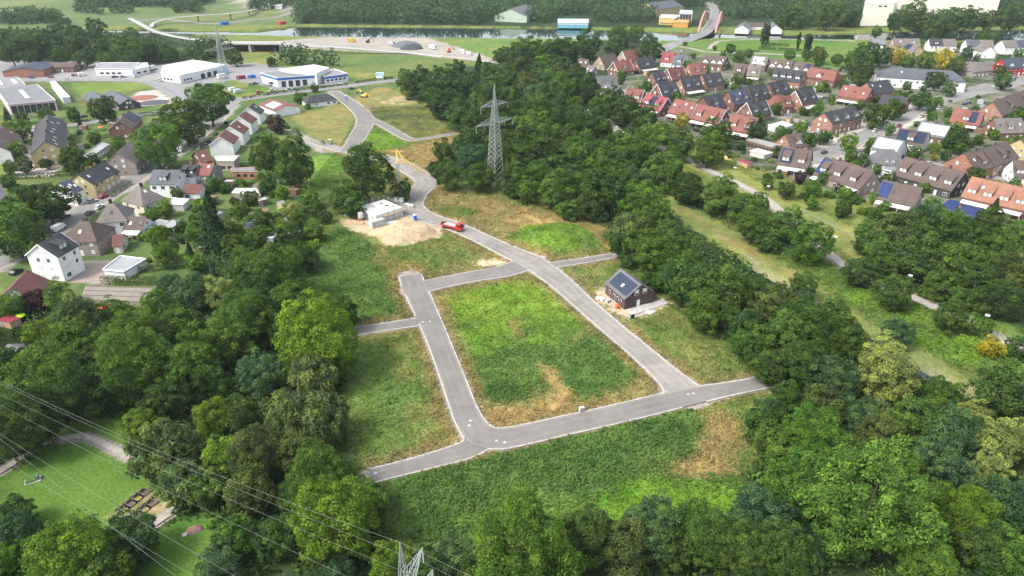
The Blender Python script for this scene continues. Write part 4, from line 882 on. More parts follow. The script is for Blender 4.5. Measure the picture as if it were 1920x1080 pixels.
house(538.5,197.5,508,186,15,3.6,5.8,'r','W','sw20-75 x','white house with low red roof and grey solar panels',grp=GO)
house(262.5,350,264,349.5,12,5.6,10.4,'t','C','h4.6 c2 k1','cream house with steep taupe pyramid roof and two chimneys',grp=GO)
house(206,380.5,212,380,12,5.6,10.4,'t','W','h4.4 c2 k1','white house with steep taupe pyramid roof between two cars',grp=GO)
house(150,414,167,414,12,5.4,10.2,'n','T','h4.2 c2 k1','grey-walled house with brown hipped roof and two chimneys',grp=GO)
house(70,458.8,112.5,436.3,10.5,8.4,12.2,'b','W','d1 b','white three-storey house with dark gable roof and wide dormer',grp=GO)
house(21,540,51,507,11,3.4,7.6,'m','W','','white house with dark red roof beside the purple tree',grp=GO)
house(237,406,274,406.5,8,3,6.2,'n','W','k2 p','small white annexe with brown roof and pale lean-to',grp=GO)
house(212,441,231,439.5,7.5,2.8,5.2,'m','C','','low cream annexe with red-brown roof behind the grey house',grp=GO)
house(347,346,380,346,8,2.8,5,'m','W','','garden house with dark red roof and open veranda',grp=GO)
house(15,646,36,652,11,3,6,'g','T','','grey-roofed house half hidden at the wood edge',grp=GO)
house(-16,270,5,236,12,5.6,9.8,'n','W','k2 c1','white house with brown roof cut by the frame edge',grp=GO)
house(-22,352,2,347,11,3.4,7.4,'g','C','k1','cream bungalow with grey roof at the frame edge below the hedge',grp=GO)
# ---------------- flat-roofed halls, garages, sheds: footprint from the four or more roof corners
SHEET=mat('corrugated_sheet',objcol=True,rough=0.6,noise=0.2,amt=0.1,noise2=4,amt2=0.12,stretch=(6,0.4,1))
def hall(name,label,cat,roof,z,wc,rc,doors='',band=None,grp=None,parapet=0.35,base=False,sky=0,rmat=None,open_sides=False,slats=0):
    P=[at(x,y,0 if base else z) for x,y in roof]
    c=Vector((sum(p.x for p in P)/len(P),sum(p.y for p in P)/len(P),0)); Q=[Vector((p.x-c.x,p.y-c.y,0)) for p in P]
    ar=sum(Q[i].x*Q[(i+1)%len(Q)].y-Q[(i+1)%len(Q)].x*Q[i].y for i in range(len(Q)))
    rev=ar<0
    if rev: Q=Q[::-1]
    n=len(Q); root=empty(name,c); up=lambda p,h,k=1.0: (p.x*k,p.y*k,h)
    if not open_sides:
        mb=MB(); mb.hexa([up(p,0) for p in Q],[up(p,z-0.25) for p in Q]); mb.build('wall',WALLM,root,wc)
    else:
        mb=MB()
        for p in Q: mb.box(p.x*.95-.1,p.x*.95+.1,p.y*.95-.1,p.y*.95+.1,0,z-0.25)
        mb.build('post',WHITE,root)
    mb=MB(); k=1.0+0.3/max(p.length for p in Q); mb.hexa([up(p,z-0.247,k) for p in Q],[up(p,z,k) for p in Q]); rf=mb.build('roof',rmat or FLATR,root,rc)
    if parapet:
        mb=MB()
        for i in range(n):
            a,b=Q[i]*k,Q[(i+1)%n]*k; d=(b-a).normalized(); q=Vector((d.y,-d.x,0))*0.12
            mb.hexa([up(a-q,z+.003),up(a+q,z+.003),up(b+q,z+.003),up(b-q,z+.003)],[up(a-q,z+parapet),up(a+q,z+parapet),up(b+q,z+parapet),up(b-q,z+parapet)])
        mb.build('parapet',WALLM,rf,tuple(min(.7,v*1.1+.05) for v in wc))
    if band:
        mb=MB()
        for i in range(n):
            a,b=Q[i],Q[(i+1)%n]; d=(b-a).normalized(); q=Vector((d.y,-d.x,0)); a=a+d*0.05+q*0.03; b=b-d*0.05+q*0.03
            mb.hexa([up(a,z-1.7),up(a+q*.06,z-1.7),up(b+q*.06,z-1.7),up(b,z-1.7)],[up(a,z-0.5),up(a+q*.06,z-0.5),up(b+q*.06,z-0.5),up(b,z-0.5)])
        mb.build('fascia_band',WALLM,root,band)
    # doors and windows: 'edge:kind:count:from:to' on the edge that starts at that roof corner
    for t in doors.split():
        e,kd,ct,f0,f1=t.split(':'); i=int(e); i=(n-2-i)%n if rev else i
        a,b=Q[i],Q[(i+1)%n]
        if rev: a,b=b,a
        d=(b-a); Ln=d.length; d=d/Ln; q=Vector((d.y,-d.x,0))*(1 if not rev else -1); ct=int(ct); f0=float(f0)/100;f1=float(f1)/100
        for m in range(ct):
            w_=(f1-f0)*Ln/ct*(0.62 if kd!='W' else 0.9); m_=a+d*Ln*(f0+(f1-f0)*(m+0.5)/ct)
            z0,z1={'D':(0.03,min(z*0.62,4)),'w':(1.1,min(2.4,z*.7)),'G':(0.03,min(2.15,z-0.45)),'W':(0.5,z-0.9),'u':(z-3.2,z-1.8),'P':(0.5,z-0.9)}[kd]
            u=d*w_/2; mb=MB(); h0=q*0.02; h1=q*0.09
            mb.hexa([up(m_-u+h0,z0),up(m_-u+h1,z0),up(m_+u+h1,z0),up(m_+u+h0,z0)][::(1)],[up(m_-u+h0,z1),up(m_-u+h1,z1),up(m_+u+h1,z1),up(m_+u+h0,z1)])
            mb.build('door' if kd in'DG' else 'window',{'D':DARKM,'G':WHITE,'P':CURT}.get(kd,GLASS),root)
    for m in range(sky):
        f=(m+0.5)/max(1,sky); a=Q[0]*(1-f)+Q[1]*f; b=Q[-1]*(1-f)+Q[-2]*f; a,b=a*0.75+b*0.25,a*0.25+b*0.75; mb=MB(); mb.beam((a.x,a.y,z+0.15),(b.x,b.y,z+0.15),2.2,0.28); mb.build('rooflight',CURT,rf)
    if slats:
        mb=MB()
        for m in range(slats):
            f=(m+0.5)/slats; a=Q[0].lerp(Q[1],f); b=Q[-1].lerp(Q[-2],f); mb.beam((a.x,a.y,z+.03),(b.x,b.y,z+.03),.10,.05)
        for f in(.02,.33,.66,.98):
            a=Q[0].lerp(Q[-1],f); b=Q[1].lerp(Q[-2],f); mb.beam((a.x,a.y,z+.08),(b.x,b.y,z+.08),.35 if f in(.02,.98) else .12,.12)
        mb.build('slat',DARKM if slats>60 else mat('brown_slats',(.16,.12,.09),.9),rf)
    tag(root,label,cat,grp); q=proj((c.x,c.y,z*0.6)); HOUSES.append((root,q[0],q[1],label)); return root
HW=(.62,.63,.64); HG=(.16,.165,.17); BLUE=(.03,.13,.42)
hall('workshop','white workshop with blue fascia band and four dark gates','workshop',[(519,146),(591,141),(558,130),(489,137)],6.2,HW,HG,'0:D:4:6:80 3:w:2:20:80',BLUE)
hall('showroom','white showroom wing with blue band and window strip','building',[(608,144),(651,138),(627,130),(598,133)],4.6,HW,(.2,.2,.205),'0:w:5:5:95',BLUE)
hall('storage_hall','white-roofed storage hall behind the workshop','building',[(593,138),(616,127.5),(587,122),(524,130),(545,134)],7.4,HW,(.6,.6,.6))
hall('warehouse','large white warehouse with pale roof and dark gates','warehouse',[(302,137),(336.6,142),(423,122.5),(361,113),(306,123)],5.2,HW,(.55,.54,.53),'0:w:3:5:60 1:w:3:5:25 1:D:4:40:95')
hall('car_dealer','white flat building with grey roof fields and red sign pillars','building',[(178,129),(248,129),(262,118),(187,118)],4.8,HW,(.22,.22,.23),'0:w:4:8:70')
hall('annexe','white annexe with dark windows at the end of the car dealer','building',[(250,131),(279,125),(276,118),(262,119)],4.4,HW,(.5,.5,.5),'0:w:2:10:90')
hall('garden_centre','wide grey-roofed hall with pink and white glazed front','hall',[(15.5,196.6),(103.8,188.8),(70,159),(-6,166)],6,(.55,.42,.47),(.15,.155,.16),'0:W:7:3:97',sky=1)
hall('hall_extension','flat grey hall joined behind the glazed pink hall','hall',[(-8,165),(48,159.5),(33,145),(-20,148)],5,(.4,.4,.4),(.19,.19,.19),sky=2)
hall('nursery_shed','long white canopy hall beside the grey-roofed hall','hall',[(117,184),(131,182),(103,153),(94,154)],3.6,HW,(.6,.59,.57))
house(40,126.5,66,115.5,26,4.5,7,'v','O','x','ochre brick hall with wide low blue-grey roof','hall','hall')
house(97,117,144,116,13,3.6,6.2,'n','B','','low brick building with long brown roof among the halls','building','commercial_building')
house(170,170.6,199.7,185,12,3,6,'s','B','x','grey-roofed pavilion beside the green strip of lawn','pavilion','pavilion')
house(206,168.7,240,186,12,3,6,'s','D','','grey-roofed pavilion open toward the gravel circle garden','pavilion','pavilion')
hall('garage_row','row of garages with grey roof and white doors behind the yellow house','garage',[(162.5,301),(205,272),(190,268),(153,293)],2.7,(.25,.25,.24),(.24,.245,.24),'0:G:8:4:96')
hall('carport','white carport garage with folded grey roof on brown paving','garage',[(194,506),(232.5,510),(272.5,487),(226,481)],2.8,HW,(.25,.26,.27),'1:G:2:5:60')
hall('trellis_shed','long low shed roofed with pale weathered slats','shed',[(152,562),(288,567),(297,540),(162.5,536)],2.3,(.35,.3,.24),(.30,.28,.235),rmat=SHEET,parapet=0,slats=58)
hall('carport','grey flat carport roof joined to the white annexe','carport',[(277,426),(299,427.5),(315,415),(297,412)],2.8,(.4,.39,.37),(.2,.2,.2),parapet=0.1,open_sides=True)
hall('carport','grey sloping carport over a dark seat, end of its row','carport',[(299.5,428),(324,426),(342,416),(322,412.5)],2.9,(.1,.09,.08),(.26,.27,.28),parapet=0.1,open_sides=True)
hall('flat_house','sandy house with bright white flat roof behind the orange roof','house',[(406.7,302),(438,302.5),(448,292.5),(401,293)],4.6,(.3,.26,.21),(.66,.66,.66),'0:w:2:10:90')
hall('orange_shed','low orange brick workshop with grey roof in the gardens','shed',[(435,322),(482,322),(478.5,313),(433,315.5)],3.4,(.38,.17,.10),(.17,.17,.17),'0:w:3:10:90',parapet=0.1)
hall('garden_garage','white-roofed flat garage beside the lime-green tree','garage',[(321,384),(343,384.5),(354,375),(324,372)],2.7,(.5,.48,.45),(.64,.64,.63))
hall('garden_shed','long shed with pale patched corrugated roof in the gardens','shed',[(435,361),(488,366),(481,353),(442,352.5)],2.6,(.2,.17,.14),(.42,.41,.38),rmat=SHEET,parapet=0)
hall('garage_row','row of brown-doored garages with grey roof at the estate edge','garage',[(1400,263),(1452,277.5),(1467,272),(1407,257)],2.7,(.16,.10,.07),(.24,.235,.22),'0:D:7:3:97',parapet=0.1)
hall('garages','white flat garage block with bright roof inside the estate','garage',[(1441,235),(1463,241),(1486,235.5),(1467.6,228.5)],2.8,HW,(.62,.62,.62),'1:D:3:10:95')
hall('shed','pale double shed in front of the brown-doored garages','shed',[(1407,283),(1433,290),(1448,286),(1420,278.5)],2.5,(.5,.48,.42),(.45,.44,.43),parapet=0.1)
hall('solar_carport','carport with dark and blue solar panels beside the conifer','carport',[(1785,402),(1800,378),(1780,374),(1761,388)],3,(.12,.11,.1),(.02,.05,.20),rmat=SOLARB,parapet=0)
hall('solar_carport','larger carport roofed wholly in bright blue solar panels','carport',[(1822,415),(1841,391.5),(1808,384),(1792,402)],3,(.12,.11,.1),(.02,.05,.20),rmat=SOLARB,parapet=0)
hall('garage','small white garage between the hipped grey house and the brown row','garage',[(1653,317),(1677,323),(1690,313),(1668,307)],2.8,HW,(.2,.2,.2),'0:G:1:20:80')
hall('modern_house','dark grey flat-roofed modern block with white-framed balconies','house',[(1629,83),(1662,84),(1660,73),(1633,72)],8.5,(.05,.052,.056),(.15,.15,.16),'0:P:3:10:90',parapet=0.2)
house(1672,126,1786,133,17,6.2,11.5,'s','W','h8 k2','long white hall with slate mansard roof and white dormer windows','hall','long_hall')
house(1827,117,1841,116,13,4,9,'t','T','h5.5','house with plain grey-brown tent roof beside the golden trees',grp=GE)
# ---------------- across the canal
house(1399,43,1452,43,11,3.2,6,'n','W','','long low white boathouse with brown roof on the canal bank','boathouse','boathouse')
house(1392,47,1398,40,13,4,8,'g','W','x','white gabled wing at the road end of the boathouse','boathouse','boathouse')
house(1455,47.5,1449,41,13,4,8,'g','W','x','white gabled wing at the tree end of the boathouse','boathouse','boathouse')
hall('canal_restaurant','yellow restaurant building with grey roof on the canal bank','restaurant',[(1236,33),(1265,35),(1278,28),(1240,27)],7,(.46,.33,.12),(.4,.42,.45),'0:w:6:4:96',parapet=0.2)
hall('glass_block','taller grey glazed block behind the yellow restaurant','building',[(1274,25),(1298,26),(1298,20),(1276,19)],11,(.35,.4,.45),(.4,.43,.47),'0:W:4:5:95')
hall('orange_block','low orange block in front of the yellow restaurant','building',[(1262,42),(1290,42.5),(1293,37),(1264,36)],5,(.52,.27,.06),(.45,.25,.1))
hall('painted_hall','low turquoise painted hall with white and blue striped roof edge','hall',[(1046,43),(1103,43.5),(1104,36),(1046,35.5)],5,(.13,.36,.40),(.5,.55,.6),band=(.5,.5,.55))
house(957,17,985,8,37,6.5,13.5,'g','G','x','pale green barn with wide grey gable roof among canal trees','barn','barn',wcol=(.34,.42,.33))
house(1212,6,1262,0,30,8,14,'s','Y','x','large hall with slate roof showing above the canal wood','hall','hall')
CRM=(.74,.70,.58)
hall('factory','cream factory block with dark square openings by the canal','factory',[(1612,49),(1668,49),(1672,38),(1616,38)],22,CRM,(.5,.5,.46),'0:u:2:45:80',base=True)
hall('factory','tall cream factory hall rising past the frame behind canal trees','factory',[(1664,44),(1862,44),(1866,26),(1668,26)],52,CRM,(.5,.5,.46),base=True)
hall('site_office','white site building with blue roof beside the main road','building',[(705,107+34),(718,141.5),(719,137),(706,136.5)],3,HW,(.1,.25,.5))
# ---------------- the new brick house
RED=mat('red_paint',(.50,.018,.02),0.35,0.5); BLUEP=mat('blue_plastic',(.02,.14,.46),0.4); GREENP=mat('green_plastic',(.01,.24,.14),0.4); GREYP=mat('grey_paint',(.30,.31,.32),0.5)
YEL=mat('yellow_paint',(.60,.42,.10),0.45); ORG=mat('orange_paint',(.72,.13,.02),0.4); GALV=mat('galvanised_steel',(.30,.33,.31),0.6,metal=0.2); TYRE=mat('tyre',(.02,.02,.02),0.9)
WOODM=mat('timber',(.42,.30,.17),0.8,noise=2,amt=0.2); BLOCK=mat('pale_blockwork',(.62,.61,.60),0.9,noise=1.2,amt=0.06); CONC=mat('concrete',(.36,.35,.33),0.9,noise=0.6,amt=0.12); CARP=mat('car_paint',objcol=True,rough=0.25,spec=0.6)
DIRT=mat('spoil',(.16,.115,.075),0.95,noise=1.5,amt=0.3)
def brick_mat():
    m=D.materials.new('dark_brick'); m.use_nodes=True; n=m.node_tree.nodes; l=m.node_tree.links; b=n['Principled BSDF']; b.inputs['Roughness'].default_value=0.9
    tc=n.new('ShaderNodeTexCoord'); sp=n.new('ShaderNodeSeparateXYZ'); l.new(tc.outputs['Object'],sp.inputs[0]); ad=n.new('ShaderNodeMath'); l.new(sp.outputs[0],ad.inputs[0]); l.new(sp.outputs[1],ad.inputs[1]); cb=n.new('ShaderNodeCombineXYZ'); l.new(ad.outputs[0],cb.inputs[0]); l.new(sp.outputs[2],cb.inputs[1])
    t=n.new('ShaderNodeTexBrick'); l.new(cb.outputs[0],t.inputs['Vector']); t.inputs['Scale'].default_value=1.0; t.inputs['Brick Width'].default_value=0.5; t.inputs['Row Height'].default_value=0.17; t.inputs['Mortar Size'].default_value=0.012
    t.inputs['Color1'].default_value=(.088,.050,.046,1); t.inputs['Color2'].default_value=(.052,.034,.034,1); t.inputs['Mortar'].default_value=(.075,.068,.066,1); l.new(t.outputs[0],b.inputs['Base Color']); return m
P0,P1,P2=at(1172.7,582),at(1222.6,566),at(1137,551.7); mf=(P0+P1)/2; mf.z=6.96; mbk=mf+(P2-P0)
d_=(P2-P0).normalized()*0.25; a_,b_=proj(mf-d_),proj(mbk+d_)
bh,lc,sv,ev=house(a_[0],a_[1],b_[0],b_[1],9.84,3.45,6.96,'g','D','x','new dark brown brick house with large solar roof and white half-open shutters',name='brick_house')
for ch in bh.children:
    if ch.name.startswith('wall'): ch.data.materials[0]=brick_mat()
    if ch.name.startswith('roof'): roofB=ch
_W,_E,_R=9.84,3.45,6.96; _L=10.6; _sl=(_R-_E)/(_W/2); _n=1/math.hypot(1,_sl)
def SB(x,t,s,l): return Vector((x,s*(t*_W/2+l*_sl*_n),_R-t*(_R-_E)+0.16+l*_n))
def slabB(nm,x0,x1,t0,t1,l0,l1,m,par):
    s=sv; mb=MB(); p=[SB(x0,t1,s,l0),SB(x1,t1,s,l0),SB(x1,t0,s,l0),SB(x0,t0,s,l0)]; q=[SB(x0,t1,s,l1),SB(x1,t1,s,l1),SB(x1,t0,s,l1),SB(x0,t0,s,l1)]
    mb.hexa(p if s<0 else p[::-1],q if s<0 else q[::-1]); return mb.build(nm,m,par)
for ch in roofB.children: pass
SOLARG=mat('grey_solar_cells',(.030,.042,.064),0.5,0.15,noise=0.5,amt=0.12)
sp_=slabB('solar_panel',-4.95,4.5,0.13,0.91,0.02,0.07,DARKM,roofB)
mb=MB()
for i in range(8):
    for j in range(4):
        x0=-4.95+9.45*i/8+.02; x1=-4.95+9.45*(i+1)/8-.02; t0=.13+.78*j/4+.004; t1=.13+.78*(j+1)/4-.004
        if i in(3,) and j==2: continue
        q=[SB(x0,t1,sv,.085),SB(x1,t1,sv,.085),SB(x1,t0,sv,.085),SB(x0,t0,sv,.085)]; mb.quad(*(q if sv<0 else q[::-1]))
mb.build('solar_cells',SOLARG,sp_)
slabB('skylight',-1.1,-0.25,.5,.68,.075,.2,WHITE,roofB)
def pane(nm,par,c,w,h,m,t=0.1,ang=0):
    mb=MB(); mb.box(-w/2,w/2,-t,0.02,0,h); o=mb.build(nm,m,par); o.location=c; o.rotation_euler=(0,0,ang+math.pi/2); return o
ga=0 if ev>0 else math.pi; GX_=ev*(_L/2)
for q in(-1.15,1.55):      # upper gable windows, shutters half down
    yq=q*ev; wn=pane('window',bh,(GX_,yq,3.75),1.35,1.75,WHITE,0.08,ga); pane('pane',wn,(0,-0.081,0.1),1.15,0.5,GLASS,0.02,-math.pi/2); pane('shutter',wn,(0,-0.081,0.62),1.15,1.05,CURT,0.03,-math.pi/2)
pane('terrace_door',bh,(GX_,-0.35*ev,0.15),1.0,2.0,WHITE,0.08,ga)
la=math.pi/2*sv
for x_,nm,w_,h_,z_ in((-2.9,'window',1.0,1.2,1.1),(-0.3,'door',1.05,2.15,0.05),(1.6,'window',1.0,1.1,1.2),(3.2,'window',0.8,1.0,1.3)):
    wn=pane(nm,bh,(-ev*x_*-1,sv*_W/2,z_),w_,h_,WHITE,0.08,la); pane('pane',wn,(0,-0.081,0.07),w_-.14,h_-.14,GLASS,0.02,-math.pi/2)
mb=MB(); g0=P0+(P1-P0)*0.02; u=(P1-P0).normalized(); v_=(P2-P0).normalized()
for s0,s1,t0,t1 in((0.2,13.6,-3.3,-0.15),): 
    q=[P0+u*s0+v_*t0,P0+u*s1+v_*t0,P0+u*s1+v_*t1,P0+u*s0+v_*t1]; mb.hexa([(p.x,p.y,.0) for p in q],[(p.x,p.y,.22) for p in q])
tag(mb.build('terrace',CONC),'pale unfinished concrete terrace along the brick house gable','terrace')
# ---------------- the half-built white house with scaffold
Q=[at(x,y,2.9) for x,y in((671,389),(706,405),(756,391),(719,376))]; cc=sum(Q,Vector())/4; cc.z=0
ax=(Q[1]-Q[0]).normalized(); rz=math.atan2(ax.y,ax.x); hw_,hd_=6.0,5.8; hc=empty('unfinished_house',cc,rz)
mb=MB(); mb.box(-hw_,hw_,-hd_,hd_,0,2.55); mb.build('wall',BLOCK,hc)
mb=MB(); mb.box(-hw_-.15,hw_+.15,-hd_-.15,hd_+.15,2.553,2.85); mb.build('slab',BLOCK,hc)
mb=MB()
for x0,x1,y0,y1 in((-hw_,hw_,-hd_,-hd_+.3),(-hw_,hw_,hd_-.3,hd_),(-hw_,-hw_+.3,-hd_+.301,hd_-.301),(hw_-.3,hw_,-hd_+.301,hd_-.301)): mb.box(x0,x1,y0,y1,2.853,3.25)
mb.build('parapet_course',BLOCK,hc)
for x,y,a,b in((-3.6,3,1.3,1.1),(-.6,3.4,1.5,1.1),(2,4.4,.9,.8),(3.8,1.8,.6,.6),(3.2,.5,.7,.5)):
    mb=MB(); mb.box(x-a/2,x+a/2,y-b/2,y+b/2,2.853,2.9); mb.build('opening',DARKM,hc)
for k in range(3): pane('window',hc,(-3.5+3.4*k,-hd_,0.9),1.2,1.3,GREYP,0.03,-math.pi/2)
tag(hc,'half-built white block house with flat unfinished top','house'); hp=proj((cc.x,cc.y,1.5)); HOUSES.append((hc,hp[0],hp[1],'half-built white house'))
sc_=empty('scaffold',cc,rz); rl=MB(); pk=MB(); o_=1.0
ring=[(-hw_-o_,-hd_-o_),(hw_+o_,-hd_-o_),(hw_+o_,hd_+o_),(-hw_-o_,hd_+o_)]
for i in range(1,4):
    a,b=Vector((*ring[i],0)),Vector((*ring[(i+1)%4],0)); nn=5
    for k in range(nn):
        p=a+(b-a)*k/nn; p2=p*0.93; st=MB(); st.beam(p,p+Vector((0,0,4.6)),.10); st.beam(p2,p2+Vector((0,0,4.6)),.10); st.beam(p+Vector((0,0,2.5)),p2+Vector((0,0,2.5)),.1); st.beam(p+Vector((0,0,4.58)),p2+Vector((0,0,4.58)),.1); st.build('upright_frame',GALV,sc_); rl.beam(p+Vector((0,0,4.5)),p2+Vector((0,0,4.5)),.07)
    for z in(1.9,3.4,3.9,4.5): rl.beam(a+Vector((0,0,z)),b+Vector((0,0,z)),.06)
    pk.beam((a+b)/2*0.97+(a-b)*0.48+Vector((0,0,2.6)),(a+b)/2*0.97+(b-a)*0.48+Vector((0,0,2.6)),.6,.06)
rl.build('guard_rail',GALV,sc_); pk.build('deck',WOODM,sc_); tag(sc_,'galvanised scaffold around the half-built white house','scaffold')
# ---------------- small self-erecting crane
cb=at(750,377); kr=empty('tower_crane',cb); mb=MB(); mh=15.2
for x in(-.45,.45):
    for y in(-.45,.45): mb.beam((x,y,.9),(x,y,mh),.16)
for k in range(14):
    z=.9+k*(mh-.9)/14; z2=z+(mh-.9)/14; s=1 if k%2 else -1
    for a,b in(((-.45,-.45),(.45,-.45)),((.45,-.45),(.45,.45)),((.45,.45),(-.45,.45)),((-.45,.45),(-.45,-.45))):
        p,q=(a,b) if s>0 else (b,a); mb.beam((*p,z),(*q,z2),.09); mb.beam((*a,z),(*b,z),.09)
mb.build('mast',GREYP,kr)
mb=MB(); mb.cyl((0,0),2.1,.05,.5,14); mb.box(-1.3,1.3,-1.3,1.3,.5,1.2); mb.build('turntable',CONC,kr)
mb=MB(); mb.box(-1.9,1.9,-2.4,-1.2,.6,2.2,.1,.1); mb.build('ballast',WHITE,kr)
apx=at(742.5,280,19.5)-cb; apx.z=19.5; j0=at(760,303,15.6)-cb; j0.z=15.4; j1=at(795,326,10.5)-cb; j1.z=10.5
mb=MB()
mb.beam((-.3,0,mh),apx,.2); mb.beam((.3,0,mh),apx,.2); mb.build('tie_frame',YEL,kr)
mb=MB(); mb.beam(apx,j0,.14); mb.beam(apx+Vector((.3,0,-.2)),j0+Vector((.6,0,.2)),.14); mb.build('tie_bar',YEL,kr)
mb=MB(); dj=(j1-j0); sd=dj.cross(Vector((0,0,1))).normalized()*.55; hz=Vector((0,0,1.1)); base=Vector((0,0,mh))
for a,b in((base,j0),(j0,j1)):
    for o in(sd,-sd): mb.beam(a+o,b+o,.17)
    mb.beam(a+hz,b+hz,.17); nn=max(2,int((b-a).length/1.3))
    for k in range(nn):
        p=a+(b-a)*k/nn; q=a+(b-a)*(k+1)/nn
        for o in(sd,-sd): mb.beam(p+o,q+hz,.1); mb.beam(p+hz,p+o,.1)
        mb.beam(p+sd,q-sd,.1)
mb.build('jib',YEL,kr); mb=MB(); mb.box(-.9,-.5,-.5,.3,.9,6.5); mb.build('hoist_ladder',YEL,kr)
tag(kr,'slim grey tower crane with folded yellow jib behind the white house','crane')
# ---------------- the red flatbed truck
ta,tb=at(831,425.5),at(866,434.5); tr=empty('flatbed_truck',(ta+tb)/2,math.atan2(tb.y-ta.y,tb.x-ta.x)); tr.location.z=.12
mb=MB(); mb.box(-4.4,4.0,-.5,.5,.55,.85); mb.build('chassis',DARKM,tr)
mb=MB(); mb.box(-4.4,2.05,-1.25,1.25,.95,1.1); bed=mb.build('load_bed',RED,tr)
mb=MB()
for y in(-1.25,1.2): mb.box(-4.4,2.05,y,y+.05,1.1,1.65)
for x in(-4.4,2.0): mb.box(x,x+.05,-1.2,1.2,1.1,1.65)
mb.build('side_board',RED,bed)
mb=MB(); mb.box(-3.3,1.9,-.75,.85,1.103,1.75,.1,.1); mb.build('load',AWN,bed)
mb=MB(); mb.beam((-3.9,-.9,1.1),(-3.9,-.9,2.3),.3); mb.beam((-3.9,-.9,2.2),(-2.6,0,1.95),.22); mb.build('loading_crane',DARKM,tr)
mb=MB(); mb.hexa([(2.2,-1.2,.6),(4.3,-1.2,.6),(4.3,1.2,.6),(2.2,1.2,.6)],[(2.2,-1.2,1.75),(4.3,-1.2,1.75),(4.3,1.2,1.75),(2.2,1.2,1.75)]); mb.hexa([(2.2,-1.2,1.751),(4.28,-1.2,1.751),(4.28,1.2,1.751),(2.2,1.2,1.751)],[(2.25,-1.08,2.75),(3.95,-1.08,2.75),(3.95,1.08,2.75),(2.25,1.08,2.75)]); cabn=mb.build('cab',RED,tr)
mb=MB(); mb.quad((4.295,-1.0,1.85),(4.295,1.0,1.85),(4.0,.95,2.62),(4.0,-.95,2.62)); mb.build('windscreen',GLASS,cabn)
for s in(1,-1):
    mb=MB(); mb.box(2.7,3.9,s*1.21-.02,s*1.21+.02,1.85,2.5,.1,0); mb.build('side_window',GLASS,cabn); mb=MB(); mb.box(4.1,4.3,s*1.5-.12,s*1.5+.12,1.7,2.3); mb.build('mirror',DARKM,cabn)
    mb=MB(); mb.box(4.28,4.34,s*.9-.2,s*.9+.2,.85,1.1); mb.build('headlight',CURT,cabn)
    for x in(3.3,-2.2,-3.3): mb=MB(); mb.wheel((x,s*1.05,.48),.48,.32,12); mb.build('wheel',TYRE,tr)
tag(tr,'red flatbed truck with pale load on the dusty new road','truck')
# ---------------- lattice pylons and wires
def pylon(base,rz,H,za,zb,ra,rb,label,name='lattice_pylon',bw=1.0):
    root=empty(name,base,rz); hb,ht=2.6,.5
    def half(z): return hb+(1.35-hb)*z/zb if z<zb else 1.35+(ht-1.35)*min(1,(z-zb)/(za+2-zb))
    lv=[0]; 
    while lv[-1]<za+2: lv.append(lv[-1]+max(1.0,half(lv[-1])*1.05))
    lv[-1]=za+2
    lg=MB(); br=MB(); c4=[(-1,-1),(1,-1),(1,1),(-1,1)]
    for a,b in zip(lv[:-1],lv[1:]):
        ha,hb_=half(a),half(b)
        for i in range(4):
            p=c4[i];q=c4[(i+1)%4]; lg.beam((p[0]*ha,p[1]*ha,a),(p[0]*hb_,p[1]*hb_,b),.22*bw)
            br.beam((p[0]*ha,p[1]*ha,a),(q[0]*hb_,q[1]*hb_,b),.12*bw); br.beam((q[0]*ha,q[1]*ha,a),(p[0]*hb_,p[1]*hb_,b),.12*bw)
    for p in c4: lg.beam((p[0]*ht,p[1]*ht,za+2),(0,0,H),.18*bw)
    for k in range(3):
        z=za+2+(H-za-2)*k/4; h=ht*(1-k/4)
        for i in range(4): p=c4[i];q=c4[(i+1)%4]; h2=ht*(1-(k+1)/4); br.beam((p[0]*h,p[1]*h,z),(q[0]*h2,q[1]*h2,z+(H-za-2)/4),.1*bw)
    lg.build('leg',GALV,root); br.build('bracing',GALV,root)
    ins=[]
    for z,r,att in((za,ra,(1,)),(zb,rb,(1,.55))):
        for s in(1,-1):
            am=MB(); h=half(z); tip=Vector((s*r,0,z+.3)); n=6
            for y in(-h,h): am.beam((s*h,y,z),tip,.17*bw); 
            for y in(-h,h): am.beam((s*h,y,z+2.1),tip,.14*bw)
            for k in range(n):
                f0,f1=k/n,(k+1)/n
                for y in(-1,1): am.beam(Vector((s*h,y*h,z)).lerp(tip,f0),Vector((s*h,y*h,z+2.1)).lerp(tip,f1),.09*bw); am.beam(Vector((s*h,y*h,z)).lerp(tip,f0),Vector((s*h,-y*h,z)).lerp(tip,f1),.09*bw)
            arm=am.build('cross_arm',GALV,root)
            for f in att:
                im=MB(); im.tube([(s*r*f,0,z+.25),(s*r*f,0,z-2.2)],.09,5); im.build('insulator',CONC,arm); ins.append(Vector((s*r*f,0,z-2.2)))
    tag(root,label,'pylon'); R=Matrix.Rotation(rz,3,'Z'); return [base+R@Vector((0,0,H))]+[base+R@v for v in ins]
WIRE=mat('aluminium_wire',(.24,.25,.24),0.8)
def wire(a,b,r,sag,label,grp):
    mb=MB(); n=28; mb.tube([a.lerp(b,i/n)-Vector((0,0,sag*4*(i/n)*(1-i/n))) for i in range(n+1)],r,4); o=mb.build('power_line',WIRE); tag(o,label,'power line',grp); return o
pb=at(929,341); pl=at(897,238,25); pr_=at(965,222,25); dd=pr_-pl; prz=math.atan2(dd.y,dd.x); ra=(at(905,201,32).xy-at(958,191,32).xy).length/2
A=pylon(pb,prz,40.5,32.2,25,ra,dd.length/2,'tall galvanised lattice pylon rising out of the wood belt')
pb2=at(426,168); B=pylon(pb2,prz,40.5,32.2,25,ra,dd.length/2,'distant lattice pylon beside the white warehouse and vans')
lnd=Vector((math.cos(prz-math.pi/2),math.sin(prz-math.pi/2),0)); GWL='wires of the pylon line over the wood belt'
